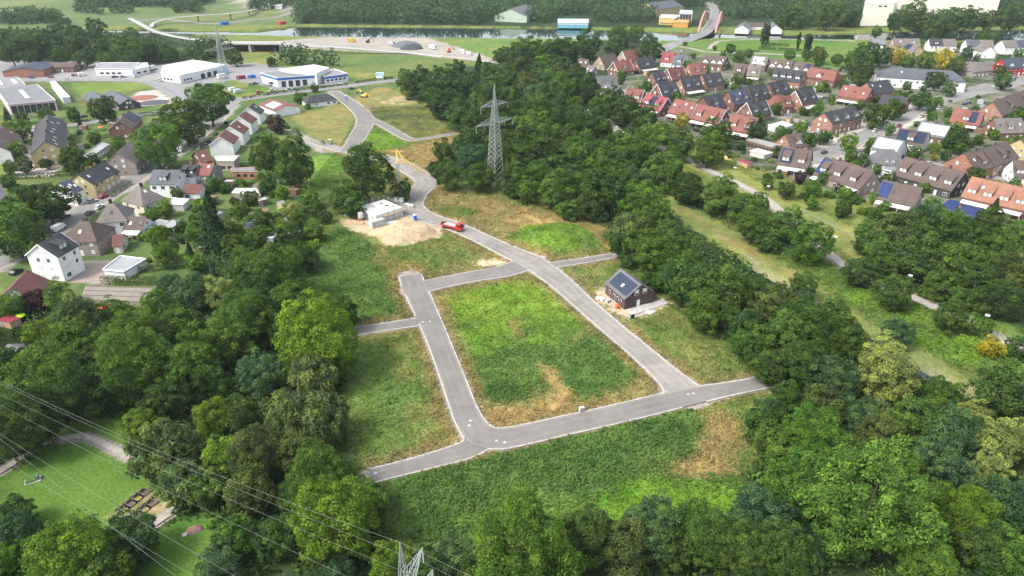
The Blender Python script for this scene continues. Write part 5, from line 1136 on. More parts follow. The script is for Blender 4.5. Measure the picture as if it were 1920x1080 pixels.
for i,(a,b) in enumerate(zip(A,B)):
    nm=('top earth wire' if i==0 else 'conductor wire'); wire(a,b,.008,4,f'thin {nm} between the two pylons',GWL if i else None); wire(a,a+lnd*330,.011 if i==0 else .005,6,f'thin {nm} from the wood pylon toward the brick estate',GWL if i else None)
top=at(750,1017,40); fb=Vector((top.x,top.y,0)); tp=at(792,1027,32.3); dv=tp-top; frz=math.atan2(dv.y,dv.x); fr_=dv.xy.length
Fp=pylon(fb,frz,40,32,25,fr_,fr_*1.45,'lattice pylon top with cross arms poking above the near trees',bw=0.48)
left=[(-10,709),(-10,714),(-10,799+8),(-10,734),(-10,753),(-10,815),(-10,851)]
GFW='wires of the near pylon line over the cemetery'
fd=Vector((math.cos(frz+math.pi/2),math.sin(frz+math.pi/2),0))
for i,(px,py) in enumerate(left):
    a=Fp[i]; e=at(px,py,a.z-1.5); wire(a,e,.011,1.2,'pale wire of the near line passing over the cemetery lawn',GFW); dr=(a-e).normalized(); wire(a,a+Vector((dr.x,dr.y,0))*140,.011,2.5,'pale wire continuing from the near pylon out of the frame',GFW+' beyond the pylon')
# ---------------- vehicles
def car(px,py,qx,qy,colr,label,kind='car'):
    a,b=at(px,py),at(qx,qy); ang=math.atan2(b.y-a.y,b.x-a.x); van=kind!='car'
    L_,W_,H_=(4.3,1.75,1.45) if not van else (5.4,2.0,2.3)
    if kind=='truck': L_,W_,H_=7.5,2.4,3.1
    r=empty('parked_car' if kind=='car' else ('delivery_van' if kind=='van' else 'box_truck'),(a.x,a.y,.22),ang); h=L_/2; w=W_/2; mb=MB()
    if kind=='car':
        mb.hexa([(-h,-w*.95,.28),(h,-w*.9,.28),(h,w*.9,.28),(-h,w*.95,.28)],[(-h,-w,.85),(h*.93,-w*.93,.75),(h*.93,w*.93,.75),(-h,w,.85)]); body=mb.build('body',CARP,r,colr)
        mb=MB(); mb.hexa([(-h*.92,-w*.93,.851),(h*.42,-w*.93,.83),(h*.42,w*.93,.83),(-h*.92,w*.93,.851)],[(-h*.62,-w*.74,1.40),(h*.05,-w*.74,1.42),(h*.05,w*.74,1.42),(-h*.62,w*.74,1.40)]); mb.build('glasshouse',GLASS,r)
        mb=MB(); mb.box(-h*.62,h*.06,-w*.76,w*.76,1.421,1.47); mb.build('car_roof',CARP,r,colr); wx=(-h*.62,h*.62)
    else:
        mb.hexa([(-h,-w,.4),(h*.55,-w,.4),(h*.55,w,.4),(-h,w,.4)],[(-h,-w*.96,H_),(h*.5,-w*.96,H_),(h*.5,w*.96,H_),(-h,w*.96,H_)]); mb.hexa([(h*.551,-w*.95,.4),(h,-w*.9,.4),(h,w*.9,.4),(h*.551,w*.95,.4)],[(h*.551,-w*.9,H_*.85),(h*.72,-w*.85,H_*.85),(h*.72,w*.85,H_*.85),(h*.551,w*.9,H_*.85)]); mb.build('body',CARP,r,colr)
        mb=MB(); mb.quad((h*.93,-w*.8,H_*.5),(h*.93,w*.8,H_*.5),(h*.745,w*.78,H_*.82),(h*.745,-w*.78,H_*.82)); mb.build('windscreen',GLASS,r); wx=(-h*.6,h*.68)
    for x in wx:
        for y in(-w*.92,w*.92): mb=MB(); mb.wheel((x,y,.3),.32,.22,10); mb.build('wheel',TYRE,r)
    tag(r,label,'car' if kind=='car' else ('van' if kind=='van' else 'truck')); return r
CW=(.62,.62,.62);CS=(.33,.34,.36);CK=(.02,.02,.022);CR_=(.38,.015,.03);CB=(.04,.09,.25);CG=(.09,.095,.1)
for t in [(195,371,206,366,CR_,'crimson car parked by the yellow-walled house'),(174,380,186,377,CS,'silver estate car below the crimson car'),(187,391,197,385,CW,'white car between the two steep pyramid roofs'),(170,402,180,396,CG,'dark hatchback behind the silver car'),(122,409,132,405,CK,'black car under the big street tree'),(108,407,114,402,CS,'pale car half under the big street tree'),(32,513,44,506,CK,'black car beside the white three-storey house'),
 (375,246,380,239,CK,'dark car parked under the upper street tree'),(367,252,372,246,CB,'blue car parked under the street trees'),(383,237,388,231,CG,'grey car at the head of the tree row'),(425,232,430,226,CK,'black car beside the white terrace, upper one'),(404,253,409,246,CG,'dark grey car beside the white terrace, lower one'),(392,268,397,262,CB,'blue car in front of the lowest white gable'),(388,275,393,269,CS,'silver car in front of the lowest white gable'),(374,280,379,273,CS,'light car at the street bend by the terrace'),(325,300,331,293,CK,'black car beside the green street tree'),
 (660,168,667,167,CK,'black car driving on the main road'),(486,174.5,493,173.5,(.45,.03,.04),'bright red car on the workshop yard'),(511,171.5,518,170.5,CW,'white car beside the bright red one'),(543,169,550,168,CW,'white car in front of the workshop gates'),(555,168.5,561,167.5,CS,'silver car in front of the workshop gates'),(551,161,557,160,CG,'dark car inside the workshop forecourt'),(617,155,623,153,CW,'white car parked by the showroom wing'),(216,146,223,145,CK,'black car before the car dealer'),(231,145.5,238,144.5,CS,'silver car before the car dealer'),(257,145,263,144,CW,'white car on the dealer drive'),
 (530,284.5,540,283.5,(.2,.3,.5),'pale blue pickup car by the green portable toilet'),(158,220,166,218,CK,'black car behind the brown pavilion'),
 (1760,205,1767,201,CW,'white car parked on the estate street, middle one'),(1728,219.5,1738,216,CW,'white car parked on the estate street under the trees'),(1686,238,1694,234,(.35,.02,.05),'dark red car on the estate street pavement'),(1781,192,1788,189,CG,'dark car on the estate street by the bushes'),(1808,197,1817,193,CK,'black car by the wooden carport on the estate'),(1816,194,1824,191,CG,'grey car next to the black one by the carport'),(1865,163,1873,161,CW,'white car at the wide estate road end'),(1888,419,1898,417,CS,'silver car among the near brick estate gardens'),(1903,147,1911,145,CS,'silver car below the bright red gable'),
 (1280,97,1284,96,CW,'white car on the park road'),(1238,81,1242,79,CW,'white car parked at the canal road bend')]: car(*t)
for t in [(112,432,124,425,CW,'white van behind the white three-storey house','van'),(339,284,344,277,CW,'white van parked beside the green street tree','van'),(437,171,446,169,CW,'white box van on the grass by the yard','van'),(447,174.5,456,173,(.45,.5,.6),'white and blue box van beside the plain white one','van'),(155,142.5,166,141,CW,'white camper on the industrial yard','van'),(81,140,90,138,CW,'white truck beside the ochre hall','truck'),(287,131,297,128,CW,'white box truck between the dealer and warehouse','truck'),(418,147,430,145,CW,'white truck on the warehouse yard','truck'),(421,138,433,135,(.25,.42,.62),'white and blue truck at the warehouse corner','truck'),(504,160,511,163,CW,'white van beside the workshop side wall','van')]: car(*t)
# ---------------- containers, toilets, heaps, machines
def cabin(nm,px,py,qx,qy,l,w,h,m,label,cat,roofm=None,rib=0):
    a,b=at(px,py),at(qx,qy); r=empty(nm,a,math.atan2(b.y-a.y,b.x-a.x)); mb=MB(); mb.box(-l/2,l/2,-w/2,w/2,.05,h); 
    for i in range(rib): x=-l/2+(i+.5)*l/rib; mb.box(x-.06,x+.06,-w/2-.04,w/2+.04,.2,h-.15)
    mb.build('body',m,r); mb=MB(); mb.box(-l/2-.05,l/2+.05,-w/2-.05,w/2+.05,h+.003,h+.12); mb.build('roof',roofm or m,r); mb=MB(); mb.box(-.35 if l<2 else -l/2+.4,.35 if l<2 else -l/2+1.3,-w/2-.08,-w/2-.05,.15,min(2.1,h-.2)); mb.build('door',GREYP,r); return tag(r,label,cat)
LB=mat('light_blue_paint',(.16,.30,.42),0.5); PALEB=mat('pale_blue_grey',(.36,.42,.44),0.5); BOR=mat('maroon_paint',(.22,.03,.05),0.6)
cabin('site_container',659,403,668,401,5,2.5,2.5,LB,'blue site container at the hedge beside the white house','container',rib=8)
cabin('site_container',707,424,717,421,5.2,2.4,2.4,PALEB,'pale grey-blue site cabin below the white house','container',rib=6)
cabin('portable_toilet',778,414,782,416,1.2,1.2,2.3,BLUEP,'blue portable toilet beside the sandy road edge','toilet',CURT)
cabin('portable_toilet',648.5,187,652,187,1.2,1.2,2.3,BLUEP,'blue portable toilet at the top of the new road','toilet',CURT)
cabin('portable_toilet',620,271,624,271,1.3,1.3,2.4,GREENP,'green portable toilet beside the gravel turning','toilet',CURT)
cabin('waste_bin',606,270.5,610,270.5,1.3,1.2,1.6,mat('dark_plastic',(.03,.035,.04),.5),'dark bin next to the green portable toilet','bin')
cabin('portable_toilet',1184,598.5,1187,601,1.1,1.1,1.9,mat('dark_plastic',(.03,.035,.04),.5),'dark cabinet with white top beside the brick house','cabinet',WHITE)
cabin('utility_cabinet',1090,773.5,1097,772,1.1,.5,1.4,CURT,'pale utility cabinet at the near kerb of the field','cabinet')
cabin('skip_container',452,148,462,147,6,2.4,2.2,BOR,'maroon skip container on the yard','container',rib=7)
cabin('skip_container',472,146,480,145,5,2.4,2.0,BLUEP,'blue skip container at the warehouse yard end','container',rib=6)
cabin('site_container',421,47,430,46,9,3,3.2,BLUEP,'blue container on the far canal road','container',rib=6)
cabin('site_container',529,46,536,45,8,3,3.2,RED,'red container on the far canal road','container',rib=6)
cabin('silo_tank',866,101,872,101,4,3,3.4,CURT,'white tank on the gravel site by the meadow','tank')
def heap(px,py,rx,ry,h,m,label,seed,nm='spoil_heap',cat='heap'):
    c=at(px,py); rng=np.random.default_rng(seed); n=26; u=np.linspace(-1,1,n); X,Y=np.meshgrid(u,u); q=np.clip(1-X*X-Y*Y,0,1); Z=h*q**.8*(0.75+0.5*fbm(X*rx+seed,Y*ry,1.6,3,seed))-0.12
    v=np.stack([X*rx,Y*ry,Z],-1).reshape(-1,3); i=np.arange(n*n).reshape(n,n); f=np.stack([i[:-1,:-1],i[:-1,1:],i[1:,1:],i[1:,:-1]],-1).reshape(-1,4)
    o=D.objects.new(nm,npmesh(nm,v,f,m)); o.location=c; link(o); return tag(o,label,cat)
heap(693,204,4.2,3,1.8,DIRT,'brown rubble heap at the edge of the upper road bend',3)
GREYH=mat('dark_gravel',(.10,.105,.115),.95,noise=1,amt=.2)
heap(763,86,13,12,4,GREYH,'grey gravel heap on the canal site, one of two',5); heap(772,91,10,9,3.6,mat('black_gravel',(.05,.052,.06),.95),'darker gravel heap in front of the grey one',6)
heap(365,993,1.6,1.2,.7,mat('brown_leaves',(.20,.12,.09),.95,noise=4,amt=.4),'heap of brown cut flowers beside the cemetery lawn',8)
heap(1222,585,2.2,1.4,.6,mat('pale_rubble',(.4,.37,.33),.95,noise=2,amt=.3),'pale rubble heap behind the concrete terrace',9)
heap(1368,297,3.8,3.2,1.2,mat('yellow_sand',(.5,.38,.2),.95,noise=1,amt=.15),'yellow sand heap beside the levee path gardens',12)
def excavator(px,py,ang,m,label,s=1.0):
    a=at(px,py); r=empty('excavator',a,ang); r.scale=(s,s,s)
    for y in(-.95,.95): mb=MB(); mb.box(-1.7,1.7,y-.25,y+.25,0,.75,.25,0); mb.build('track',TYRE,r)
    mb=MB(); mb.box(-1.9,1.2,-1.1,1.1,.95,2.0,.1,.05); mb.build('upper_body',m,r); mb=MB(); mb.box(.1,1.3,.1,1.05,2.003,3.0,.12,.05); mb.build('cab',GLASS,r)
    mb=MB(); mb.beam((1.1,-.4,1.6),(3.2,-.4,4.2),.42); mb.beam((3.2,-.4,4.2),(5,-.4,2.6),.32); bm=mb.build('boom',m,r); mb=MB(); mb.box(4.7,5.5,-.85,.05,1.5,2.6,.15,0); mb.build('bucket',DARKM,bm); return tag(r,label,'excavator')
excavator(683,183,2.6,YEL,'yellow excavator on the dry plot by the main road',1.15); excavator(842,98,.8,ORG,'orange excavator on the gravel site by the canal'); excavator(690,80,.3,DARKM,'dark excavator at the far edge of the gravel site')
for px,py,l,a,m,lab in((700,408,4,.3,WOODM,'timber beams stacked behind the site cabin'),(733,419,5,.35,CURT,'pale boards stacked on the sand'),(672,420,4,-.2,WOODM,'loose planks on the sand below the house')):
    r=empty('board_stack',at(px,py),a); r.location.z+=.1
    for k in range(3): mb=MB(); mb.box(-l/2,l/2,-.7+.5*k,-.28+.5*k,0,.28+.08*k); mb.build('board',m,r)
    tag(r,lab,'boards')
def tank(nm,px,py,r0,h,m,label,leg=0):
    r=empty(nm,at(px,py)); mb=MB(); mb.cyl((0,0),r0,leg,leg+h*.8,14); mb.cyl((0,0),r0,leg+h*.8+.002,leg+h,14,r0*.55); mb.build('drum',m,r)
    if leg:
        for x,y in((-1,-1),(1,-1),(1,1),(-1,1)): mb=MB(); mb.box(x*r0*.7-.07,x*r0*.7+.07,y*r0*.7-.07,y*r0*.7+.07,0,leg); mb.build('leg',RED,r)
    return tag(r,label,'tank')
tank('mortar_silo',677,413,1.05,2.3,CURT,'white mortar silo on red legs beside the white house',1.1)
tank('cement_mixer',1157,578,.55,.9,ORG,'orange mixing drum on red legs by the brick house',.6)
for k,(px,py) in enumerate(((763,388),(770,390))): r=empty('block_pallet',at(px,py),.3); mb=MB(); mb.box(-.9,.9,-.9,.9,.15,1.3); mb.build('block_stack',CURT,r); mb=MB(); mb.box(-.95,.95,-.95,.95,0,.147); mb.build('pallet',WOODM,r); tag(r,('white wrapped block pallet behind the white house' if k else 'white block pallet standing closest to the crane foot'),'pallet')
for k,(px,py) in enumerate(((1122,561),(1130,563),(1139,566))): r=empty('block_pallet',at(px,py),.8); mb=MB(); mb.box(-.7,.7,-.6,.6,.15,.75); mb.build('block_stack',CURT if k<2 else CONC,r); mb=MB(); mb.box(-.75,.75,-.65,.65,0,.147); mb.build('pallet',WOODM,r); tag(r,('white pallet load at the road edge before the brick house','white pallet load in the middle before the brick house','grey pallet load against the brick house wall')[k],'pallet')
for px,py in((882,790),(880,799),(931,828),(946,831),(704,889),(1290,741),(793,605),(806,604),(800,640),(1300,739)):
    mb=MB(); c=at(px,py); mb.cyl((c.x,c.y),.36,.1,.235,12); tag(mb.build('manhole_cover',CONC),'pale round manhole cover set in the new asphalt','manhole cover','manhole covers in the new road')
# ---------------- lamps along the levee path, and street lamps
def lamp(px,py,label,h=5.2):
    b=at(px,py); t=Vector((b.x,b.y,h)); r=empty('path_lamp',b,math.atan2(-b.y,-b.x)); mb=MB(); mb.tube([(0,0,0),(0,0,h)],[.1,.06],6); mb.build('pole',GREYP,r); mb=MB(); mb.hexa([(-.2,-.55,h),(1.0,-.55,h),(1.0,.55,h),(-.2,.55,h)],[(-.2,-.55,h+.12),(1.0,-.55,h+.12),(1.0,.55,h+.12),(-.2,.55,h+.12)]); mb.build('lamp_head',CURT,r); return tag(r,label,'lamp','path lamps along the levee')
for px,py,l in((1155,256,'path lamp between the wood belt and the yellow meadow strip'),(1240,275,'path lamp behind the green tree at the levee path bend'),(1303,303,'path lamp beside the tree before the sand heap'),(1375,336,'path lamp in the grass near the red shed'),(1437,372,'path lamp where the levee path meets the lawn'),(1561,470,'path lamp on the mown strip beside the round tree'),(1699,545,'path lamp with broad white head above the brambles'),(1841,622,'path lamp lowest on the bramble slope')): lamp(px,py,l)
# ---------------- bridges and the elevated footway
def deck(nm,pts,w,label,cat,pil,rail=True,m=CONC):
    P=[(*at(x,y,z),) for x,y,z in pts]; P=smooth(P,8); r=empty(nm,(0,0,0)); mb=MB(); lf=offs([(p[0],p[1],w) for p in P],lambda p:p[2]/2); rt=offs([(p[0],p[1],w) for p in P],lambda p:-p[2]/2)
    for i in range(len(P)-1):
        z0,z1=P[i][2],P[i+1][2]; mb.hexa([(*rt[i],z0-.6),(*rt[i+1],z1-.6),(*lf[i+1],z1-.6),(*lf[i],z0-.6)],[(*rt[i],z0),(*rt[i+1],z1),(*lf[i+1],z1),(*lf[i],z0)])
    mb.build('deck',m,r)
    if rail:
        for sd in(lf,rt):
            mb=MB()
            for i in range(len(P)-1): mb.beam((*sd[i],P[i][2]+1.1),(*sd[i+1],P[i+1][2]+1.1),.12); mb.beam((*sd[i],P[i][2]+.1),(*sd[i],P[i][2]+1.1),.1)
            mb.build('railing',GALV,r)
    for k in pil: p=P[k]; mb=MB(); mb.cyl((p[0],p[1]),.7,-1,p[2]-.6,10); mb.build('pillar',mat('dark_concrete',(.09,.095,.1),.9),r)
    return tag(r,label,cat)
deck('footbridge',[(243,34,9),(262,44,9),(290,58,9),(340,70,8.5),(400,77,8),(470,81,7),(560,83,6),(650,90,4.5),(760,98,1.5),(830,106,.6)],4,'long curved pale footbridge sweeping over the river','footbridge',[14,24,36,44])
deck('loop_bridge',[(283,50,1.5),(290,42,3),(320,34,5.5),(370,29,7),(420,26,7),(460,21,6),(480,17,4)],4,'pale curved ramp bridge looping behind the long footbridge','footbridge',[24,34,42])
deck('road_bridge',[(1290,76,.6),(1318,64,2.2),(1332,52,3),(1341,40,2.6),(1343,28,.6)],10,'canal road bridge between two pink arches','bridge',[],True,RM['oldasphalt'])
PINK=mat('pink_steel',(.42,.20,.20),.5)
for lab,f,t in(('pink steel arch on the restaurant side of the canal bridge',(1309,60),(1328,36)),('pink steel arch on the boathouse side of the canal bridge',(1341,62),(1356,37))):
    a,b=at(*f,1.5),at(*t,1.5); mb=MB(); n=16; P=[a.lerp(b,i/n)+Vector((0,0,13*4*(i/n)*(1-i/n))) for i in range(n+1)]
    r=empty('bridge_arch',(a.x,a.y,0)); q=[p-r.location for p in P]
    for i in range(n): mb.beam(q[i],q[i+1],1.5,1.2)
    mb.build('arch_rib',PINK,r)
    for i in range(2,n-1,2): mb=MB(); mb.beam(q[i],(q[i].x,q[i].y,2.4),.25); mb.build('hanger',PINK,r)
    tag(r,lab,'bridge arch')
deck('small_bridge',[(1172,322,1.0),(1190,328,1.0),(1216,334,1.0)],3.4,'small grey bridge half hidden in the wood belt','bridge',[],True,CONC)
ub=at(470,98); ur=empty('underpass',ub); mb=MB(); 
for x in(-26,0,26): mb.box(x-.8,x+.8,-1,9,0,6.2)
mb.build('abutment',CONC,ur); mb=MB(); mb.box(-27,27,-1.5,9.5,6.203,7.4); mb.build('slab',CONC,ur); mb=MB(); mb.box(-25.1,25.1,8.5,8.9,0,6.15); mb.build('dark_wall',DARKM,ur); tag(ur,'wide dark concrete underpass beneath the long footbridge','underpass')  # near-black sheet across the back paints the shade inside the underpass
# ---------------- hedges and fences
def hedge(px,h,w,label,colr=(.045,.085,.03),grp=None):
    P=smooth([tuple(at(x,y)[:2]) for x,y in px],6); L_=sum(math.dist(a,b) for a,b in zip(P[:-1],P[1:])); s=max(.16,min(.5,L_/150)); n=int(min(9000,L_*(2*h+w)*1.7/(s*s)/4)); cum=np.cumsum([0]+[math.dist(a,b) for a,b in zip(P[:-1],P[1:])]); t=RNG.random(n)*cum[-1]; A=np.array(P); x=np.interp(t,cum,A[:,0]); y=np.interp(t,cum,A[:,1]); i=np.clip(np.searchsorted(cum,t)-1,0,len(P)-2); dd=A[i+1]-A[i]; dd/=np.linalg.norm(dd,axis=1,keepdims=True); nn=np.stack([-dd[:,1],dd[:,0]],1)
    u=RNG.uniform(-1,1,n); top=RNG.random(n)<w/(w+2*h)+.1; off=np.where(top,u,np.sign(u))*w/2*RNG.uniform(.85,1.1,n); z=np.where(top,h*RNG.uniform(.92,1.06,n),h*RNG.random(n)); c=np.stack([x+nn[:,0]*off,y+nn[:,1]*off,z],1); nr=np.stack([nn[:,0]*np.sign(off),nn[:,1]*np.sign(off),top*1.6+.2],1)+RNG.normal(size=(n,3))*.5
    o0=c.mean(0)*np.array([1,1,0]); V=cards(c-o0,nr,s*np.ones(n),RNG,.7); T=np.repeat(RNG.uniform(.7,1.3,n),4); o=D.objects.new('hedge',npmesh('hedge',V,np.arange(len(V)).reshape(-1,4),LEAF,{'tint':('FLOAT',T)})); o.location=o0; o.color=(*colr,1); link(o); return tag(o,label,'hedge',grp)
for p,h,w,l in(([(193,531),(240,534),(294,533)],2.4,2.2,'thick clipped hedge between the carport and the trellis shed'),([(4,338),(60,336),(145,328)],2.2,1.6,'long dark hedge below the paved yard'),([(207,371),(225,360),(247,346)],1.4,1.2,'low hedge along the street by the yellow-walled house'),([(84,453),(100,436),(114,421)],1.6,1.5,'clipped hedge across the street from the white van'),([(455,186),(510,177),(560,170),(650,160)],1.3,1.8,'long hedge along the workshop side of the main road'),([(665,157),(700,152),(736,148)],1.5,2,'hedge beside the main road near the wood'),([(258,219),(280,217),(301,217)],2,2,'square hedge behind the solar-roofed brick house'),([(1796,153),(1830,155),(1863,157)],2,2.2,'dark hedge along the wide estate road end'),([(1422,92),(1440,93),(1455,94)],1.8,5,'dark garden hedge block in the park, street side'),([(1430,84),(1450,85),(1480,87)],1.8,4,'dark garden hedge block in the park, canal side'),([(1458,94),(1480,95),(1502,97)],1.8,4,'dark garden hedge block beside the columnar trees'),([(1395,97),(1405,98),(1422,98)],1.5,3,'low hedge at the edge of the park lawn'),([(288,325),(300,318),(330,303)],1.2,1.2,'street hedge before the taupe block'),([(455,312),(470,316),(482,312)],2,2,'garden hedge behind the white flat roof'),([(1290,182),(1310,186),(1330,187)],2,2,'garden hedge between the red roofs and the black roofs')): hedge(p,h,w,l)
def fence(px,h,label,m=GALV,nm='fence'):
    P=smooth([tuple(at(x,y)[:2]) for x,y in px],5); r=empty(nm,(P[0][0],P[0][1],0)); pm=MB(); rm=MB(); q=[(p[0]-P[0][0],p[1]-P[0][1]) for p in P]
    for a,b in zip(q[:-1],q[1:]):
        k=max(1,int(math.dist(a,b)/2.5))
        for i in range(k): x,y=a[0]+(b[0]-a[0])*i/k,a[1]+(b[1]-a[1])*i/k; pm.box(x-.05,x+.05,y-.05,y+.05,0,h)
        for z in(h*.35,h*.65,h*.97): rm.beam((*a,z),(*b,z),.05)
    pm.build('post_rails',m,r); rm.build('rail',m,r); return tag(r,label,'fence')
fence([(130,154),(200,153),(275,156),(310,168),(348,192)],1.8,'long metal fence curving along the industrial road'); fence([(742,302),(765,312),(800,322)],1.8,'site fence behind the crane','GALV' and GALV); fence([(1500,395),(1560,425),(1640,466)],1,'low wire fence along the mown strip'); fence([(820,306),(850,330),(930,350)],1.3,'wire fence at the foot of the wood belt')
# ---------------- cemetery: grave beds, stone, statue
FLM=mat('flower_bed',(.24,.19,.035),.9,noise=6,amt=.8); SOILM=mat('bed_soil',(.12,.08,.05),.95,noise=4,amt=.3); STONE=mat('grave_stone',(.16,.16,.165),.4,noise=3,amt=.2)
ga_,gb_=at(226,962),at(278,920); gu=(gb_-ga_).normalized(); gn=Vector((gu.y,-gu.x,0)); gl=(gb_-ga_).length
for row,off in((0,0.0),(1,3.6)):
    for k in range(4):
        if row and k==3: continue
        c=ga_+gu*(gl*(k+.5)/4)+gn*off; r=empty('grave',c,math.atan2(gu.y,gu.x)); mb=MB()
        for x0,x1,y0,y1 in((-1.1,1.1,-.7,-.6),(-1.1,1.1,.6,.7),(-1.1,-1,-.599,.599),(1,1.1,-.599,.599)): mb.box(x0,x1,y0,y1,0,.22)
        mb.build('kerb',STONE,r); mb=MB(); mb.box(-.99,.99,-.59,.59,.02,.16); mb.build('bed',FLM if (k+row)%2==0 else SOILM,r); mb=MB(); mb.box(-.45,.45,.72,.86,0,.75); mb.build('headstone',STONE,r)
        tag(r,('grave with yellow flowers' if (k+row)%2==0 else 'grave with bare soil')+(' in the row along the lawn' if not row else ' in the row beside the sandy path')+', place '+('first','second','third','fourth')[k]+' from the bushes','grave','graves at the lawn edge')
    hedge([(proj(p)) for p in (ga_+gn*(off-1.1),(ga_+gb_)/2+gn*(off-1.1),gb_+gn*(off-1.1))],.5,.4,'low dark box edging along the '+('lawn row' if not row else 'path row')+' of graves',(.02,.04,.018))
r=empty('grave',at(62,901),.5); mb=MB(); mb.box(-1.4,1.4,-.9,.9,0,.15); mb.build('kerb',CONC,r); mb=MB(); mb.box(-1.2,.6,-.7,.7,.153,.4); mb.build('bed',mat('green_bed',(.05,.11,.02),.9,noise=6,amt=.5),r); mb=MB(); mb.box(.7,1.1,-.6,.6,.153,1.1,.05,.1); mb.build('headstone',STONE,r); tag(r,'single grave with dark headstone alone on the lawn','grave')
r=empty('statue',at(83,994),.3); mb=MB(); mb.box(-.4,.4,-.3,.3,0,.5); mb.build('plinth',STONE,r); mb=MB(); mb.hexa([(-.3,-.25,.503),(.3,-.25,.503),(.3,.25,.503),(-.3,.25,.503)],[(-.12,-.12,2.3),(.12,-.12,2.3),(.12,.12,2.3),(-.12,.12,2.3)]); mb.cyl((0,0),.16,2.303,2.65,10); mb.build('figure',DARKM,r); tag(r,'slim dark memorial figure among the lawn bushes','statue')
mb=MB(); c=at(347,1003); mb.cyl((0,0),.5,0,.2,12); o=mb.build('stone_disc',CONC); o.location=c; tag(o,'small pale stone disc in the lawn by the wilted heap','stone')
# ---------------- garden things
for px,py,m,l in((22,612,BOR,'dark red garden shed at the left wood edge'),(132,600,None,'')):
    if m: cabin('garden_shed',px,py,px+8,py+2,4.5,3,2.3,WOODM,l,'shed',m)
cabin('garden_shed',205,588,214,584,3.6,2.4,2.1,CURT,'small shed with red tarpaulin roof beside the bushes','shed',RED)
cabin('greenhouse',512,452,519,446,4,2.4,2.0,PALEB,'small glass greenhouse in the gardens','greenhouse',CURT); cabin('garden_shed',490,470,503,469,5.5,2.4,2,WOODM,'brown-roofed garden shed below the greenhouse','shed',BOR); cabin('garden_shed',551,444,560,442,4,3,2.1,WOODM,'pale-roofed summer house beside the greenhouse gardens','shed',AWN)
cabin('garden_shed',1395,312,1404,315,6,3,2.2,WOODM,'red-roofed shed beside the levee path','shed',BOR)
tr_=empty('trampoline',at(54,612)); mb=MB(); mb.cyl((0,0),2,.75,.85,16); mb.build('mat',DARKM,tr_); mb=MB()
for k in range(6): a=k*1.047; mb.tube([(2*math.cos(a),2*math.sin(a),0),(2*math.cos(a),2*math.sin(a),2.5)],.05,5)
mb.build('frame',GALV,tr_); tag(tr_,'round dark trampoline beside the lime parasol','trampoline')
def parasol(px,py,m,l):
    r=empty('parasol',at(px,py)); mb=MB(); mb.tube([(0,0,0),(0,0,2.4)],.04,6); mb.build('pole',GALV,r); mb=MB(); mb.cyl((0,0),1.5,2.0,2.55,10,.05); mb.build('canopy',m,r); tag(r,l,'parasol')
parasol(40,604,mat('lime_cloth',(.38,.62,.02),.8),'lime green parasol beside the trampoline'); parasol(190,245,ORG,'orange parasol in the garden by the brick gable')
pool=empty('paddling_pool',at(62,428)); mb=MB(); mb.cyl((0,0),2.2,0,.5,16); mb.build('pool_wall',BLUEP,pool); mb=MB(); mb.cyl((0,0),2.1,.503,.53,16); mb.build('water',mat('pool_water',(.1,.5,.5),.1),pool); tag(pool,'round turquoise paddling pool beside the big street tree','pool')

for px,py,c,l in ((268,183,(.22,.10,.07),'round red-brown plant display on the pale plaza'),(290,192,(.07,.075,.08),'round dark plant display in front of the red-brown one')):
    heap(px,py,9,8,.9,mat('display_'+l[6:9],c,.95,noise=1.6,amt=.6),l,int(px),'plant_display','plants')

hall('site_hall','white site hall by the far left road works','building',[(488,9),(505,9.5),(508,4),(490,4)],5,HW,(.55,.55,.55)); hall('site_hall','smaller white site hall next to the far road works','building',[(515,11),(528,11),(530,7),(517,7)],4,HW,(.4,.42,.45))
for t in [(812,92,820,93,CW,'white tipper truck on the gravel site','truck'),(735,85,742,86,CS,'grey truck at the far end of the gravel site','truck'),(880,103,888,104,CW,'white van at the gravel site exit','van'),(660,79,668,79,(.5,.3,.05),'ochre truck on the gravel site near the river','truck')]: car(*t)
# ---------------- a label for every plant and house that has none of its own
LM=[('the dark brick house',1185,545),('the steel pylon',929,330),('the half-built white house',712,395),('the red truck',848,428),('the cemetery lawn',140,890),('the canal road bridge',1330,55),('the slate-roofed long hall',1730,140),('the white three-storey house',105,478),('the asphalt turning head',771,517),('the grassy mound',1055,452),('the white terrace row',440,240),('the yellow-walled house',165,330),('the yellow-gabled block',87,260),('the pyramid roofs',230,400),('the trellis shed',225,550),('the tall crane',750,340),('the levee path bend',1235,275),('the red-roofed estate edge',1330,205),('the brown-roofed dormer row',1720,310),('the orange-roofed row',1870,360),('the estate street',1690,230),('the park hedges',1450,90),('the bramble slope',1750,620),('the creek strip',1560,570),('the near field corner',1420,720),('the dry grass patch',1350,830),('the near kerb bend',900,820),('the narrow side path',700,620),('the row of graves',265,945),('the near pylon top',755,1040),('the pale willow',1660,690),('the big beech',1635,930),('the blue workshop',550,145),('the white warehouse',360,130),('the ochre hall',50,130),('the bungalow',598,182),('the gravel turning',590,265),('the sand heap',745,440),('the upper road bend',690,220),('the long footbridge',330,70),('the mown strip',1570,440),('the blue solar carports',1800,395),('the golden trees',1775,110),('the cemetery path',120,825),('the small wood bridge',1195,330)]
ORD=['first','second','third','fourth','fifth','sixth','seventh','eighth','ninth','tenth','eleventh','twelfth','thirteenth','fourteenth','fifteenth','sixteenth']
def lm(px,py):
    d=[(math.hypot((px-x),(py-y)*1.5)/max(40,(y+150)*.12),n,x,y) for n,x,y in LM]; return min(d)
def side(px,py,x,y):
    dx,dy=px-x,(py-y)*1.6
    if abs(dx)>abs(dy): return 'on the estate side of' if dx>0 else 'street side of'
    return 'beyond' if dy<0 else 'this side of'
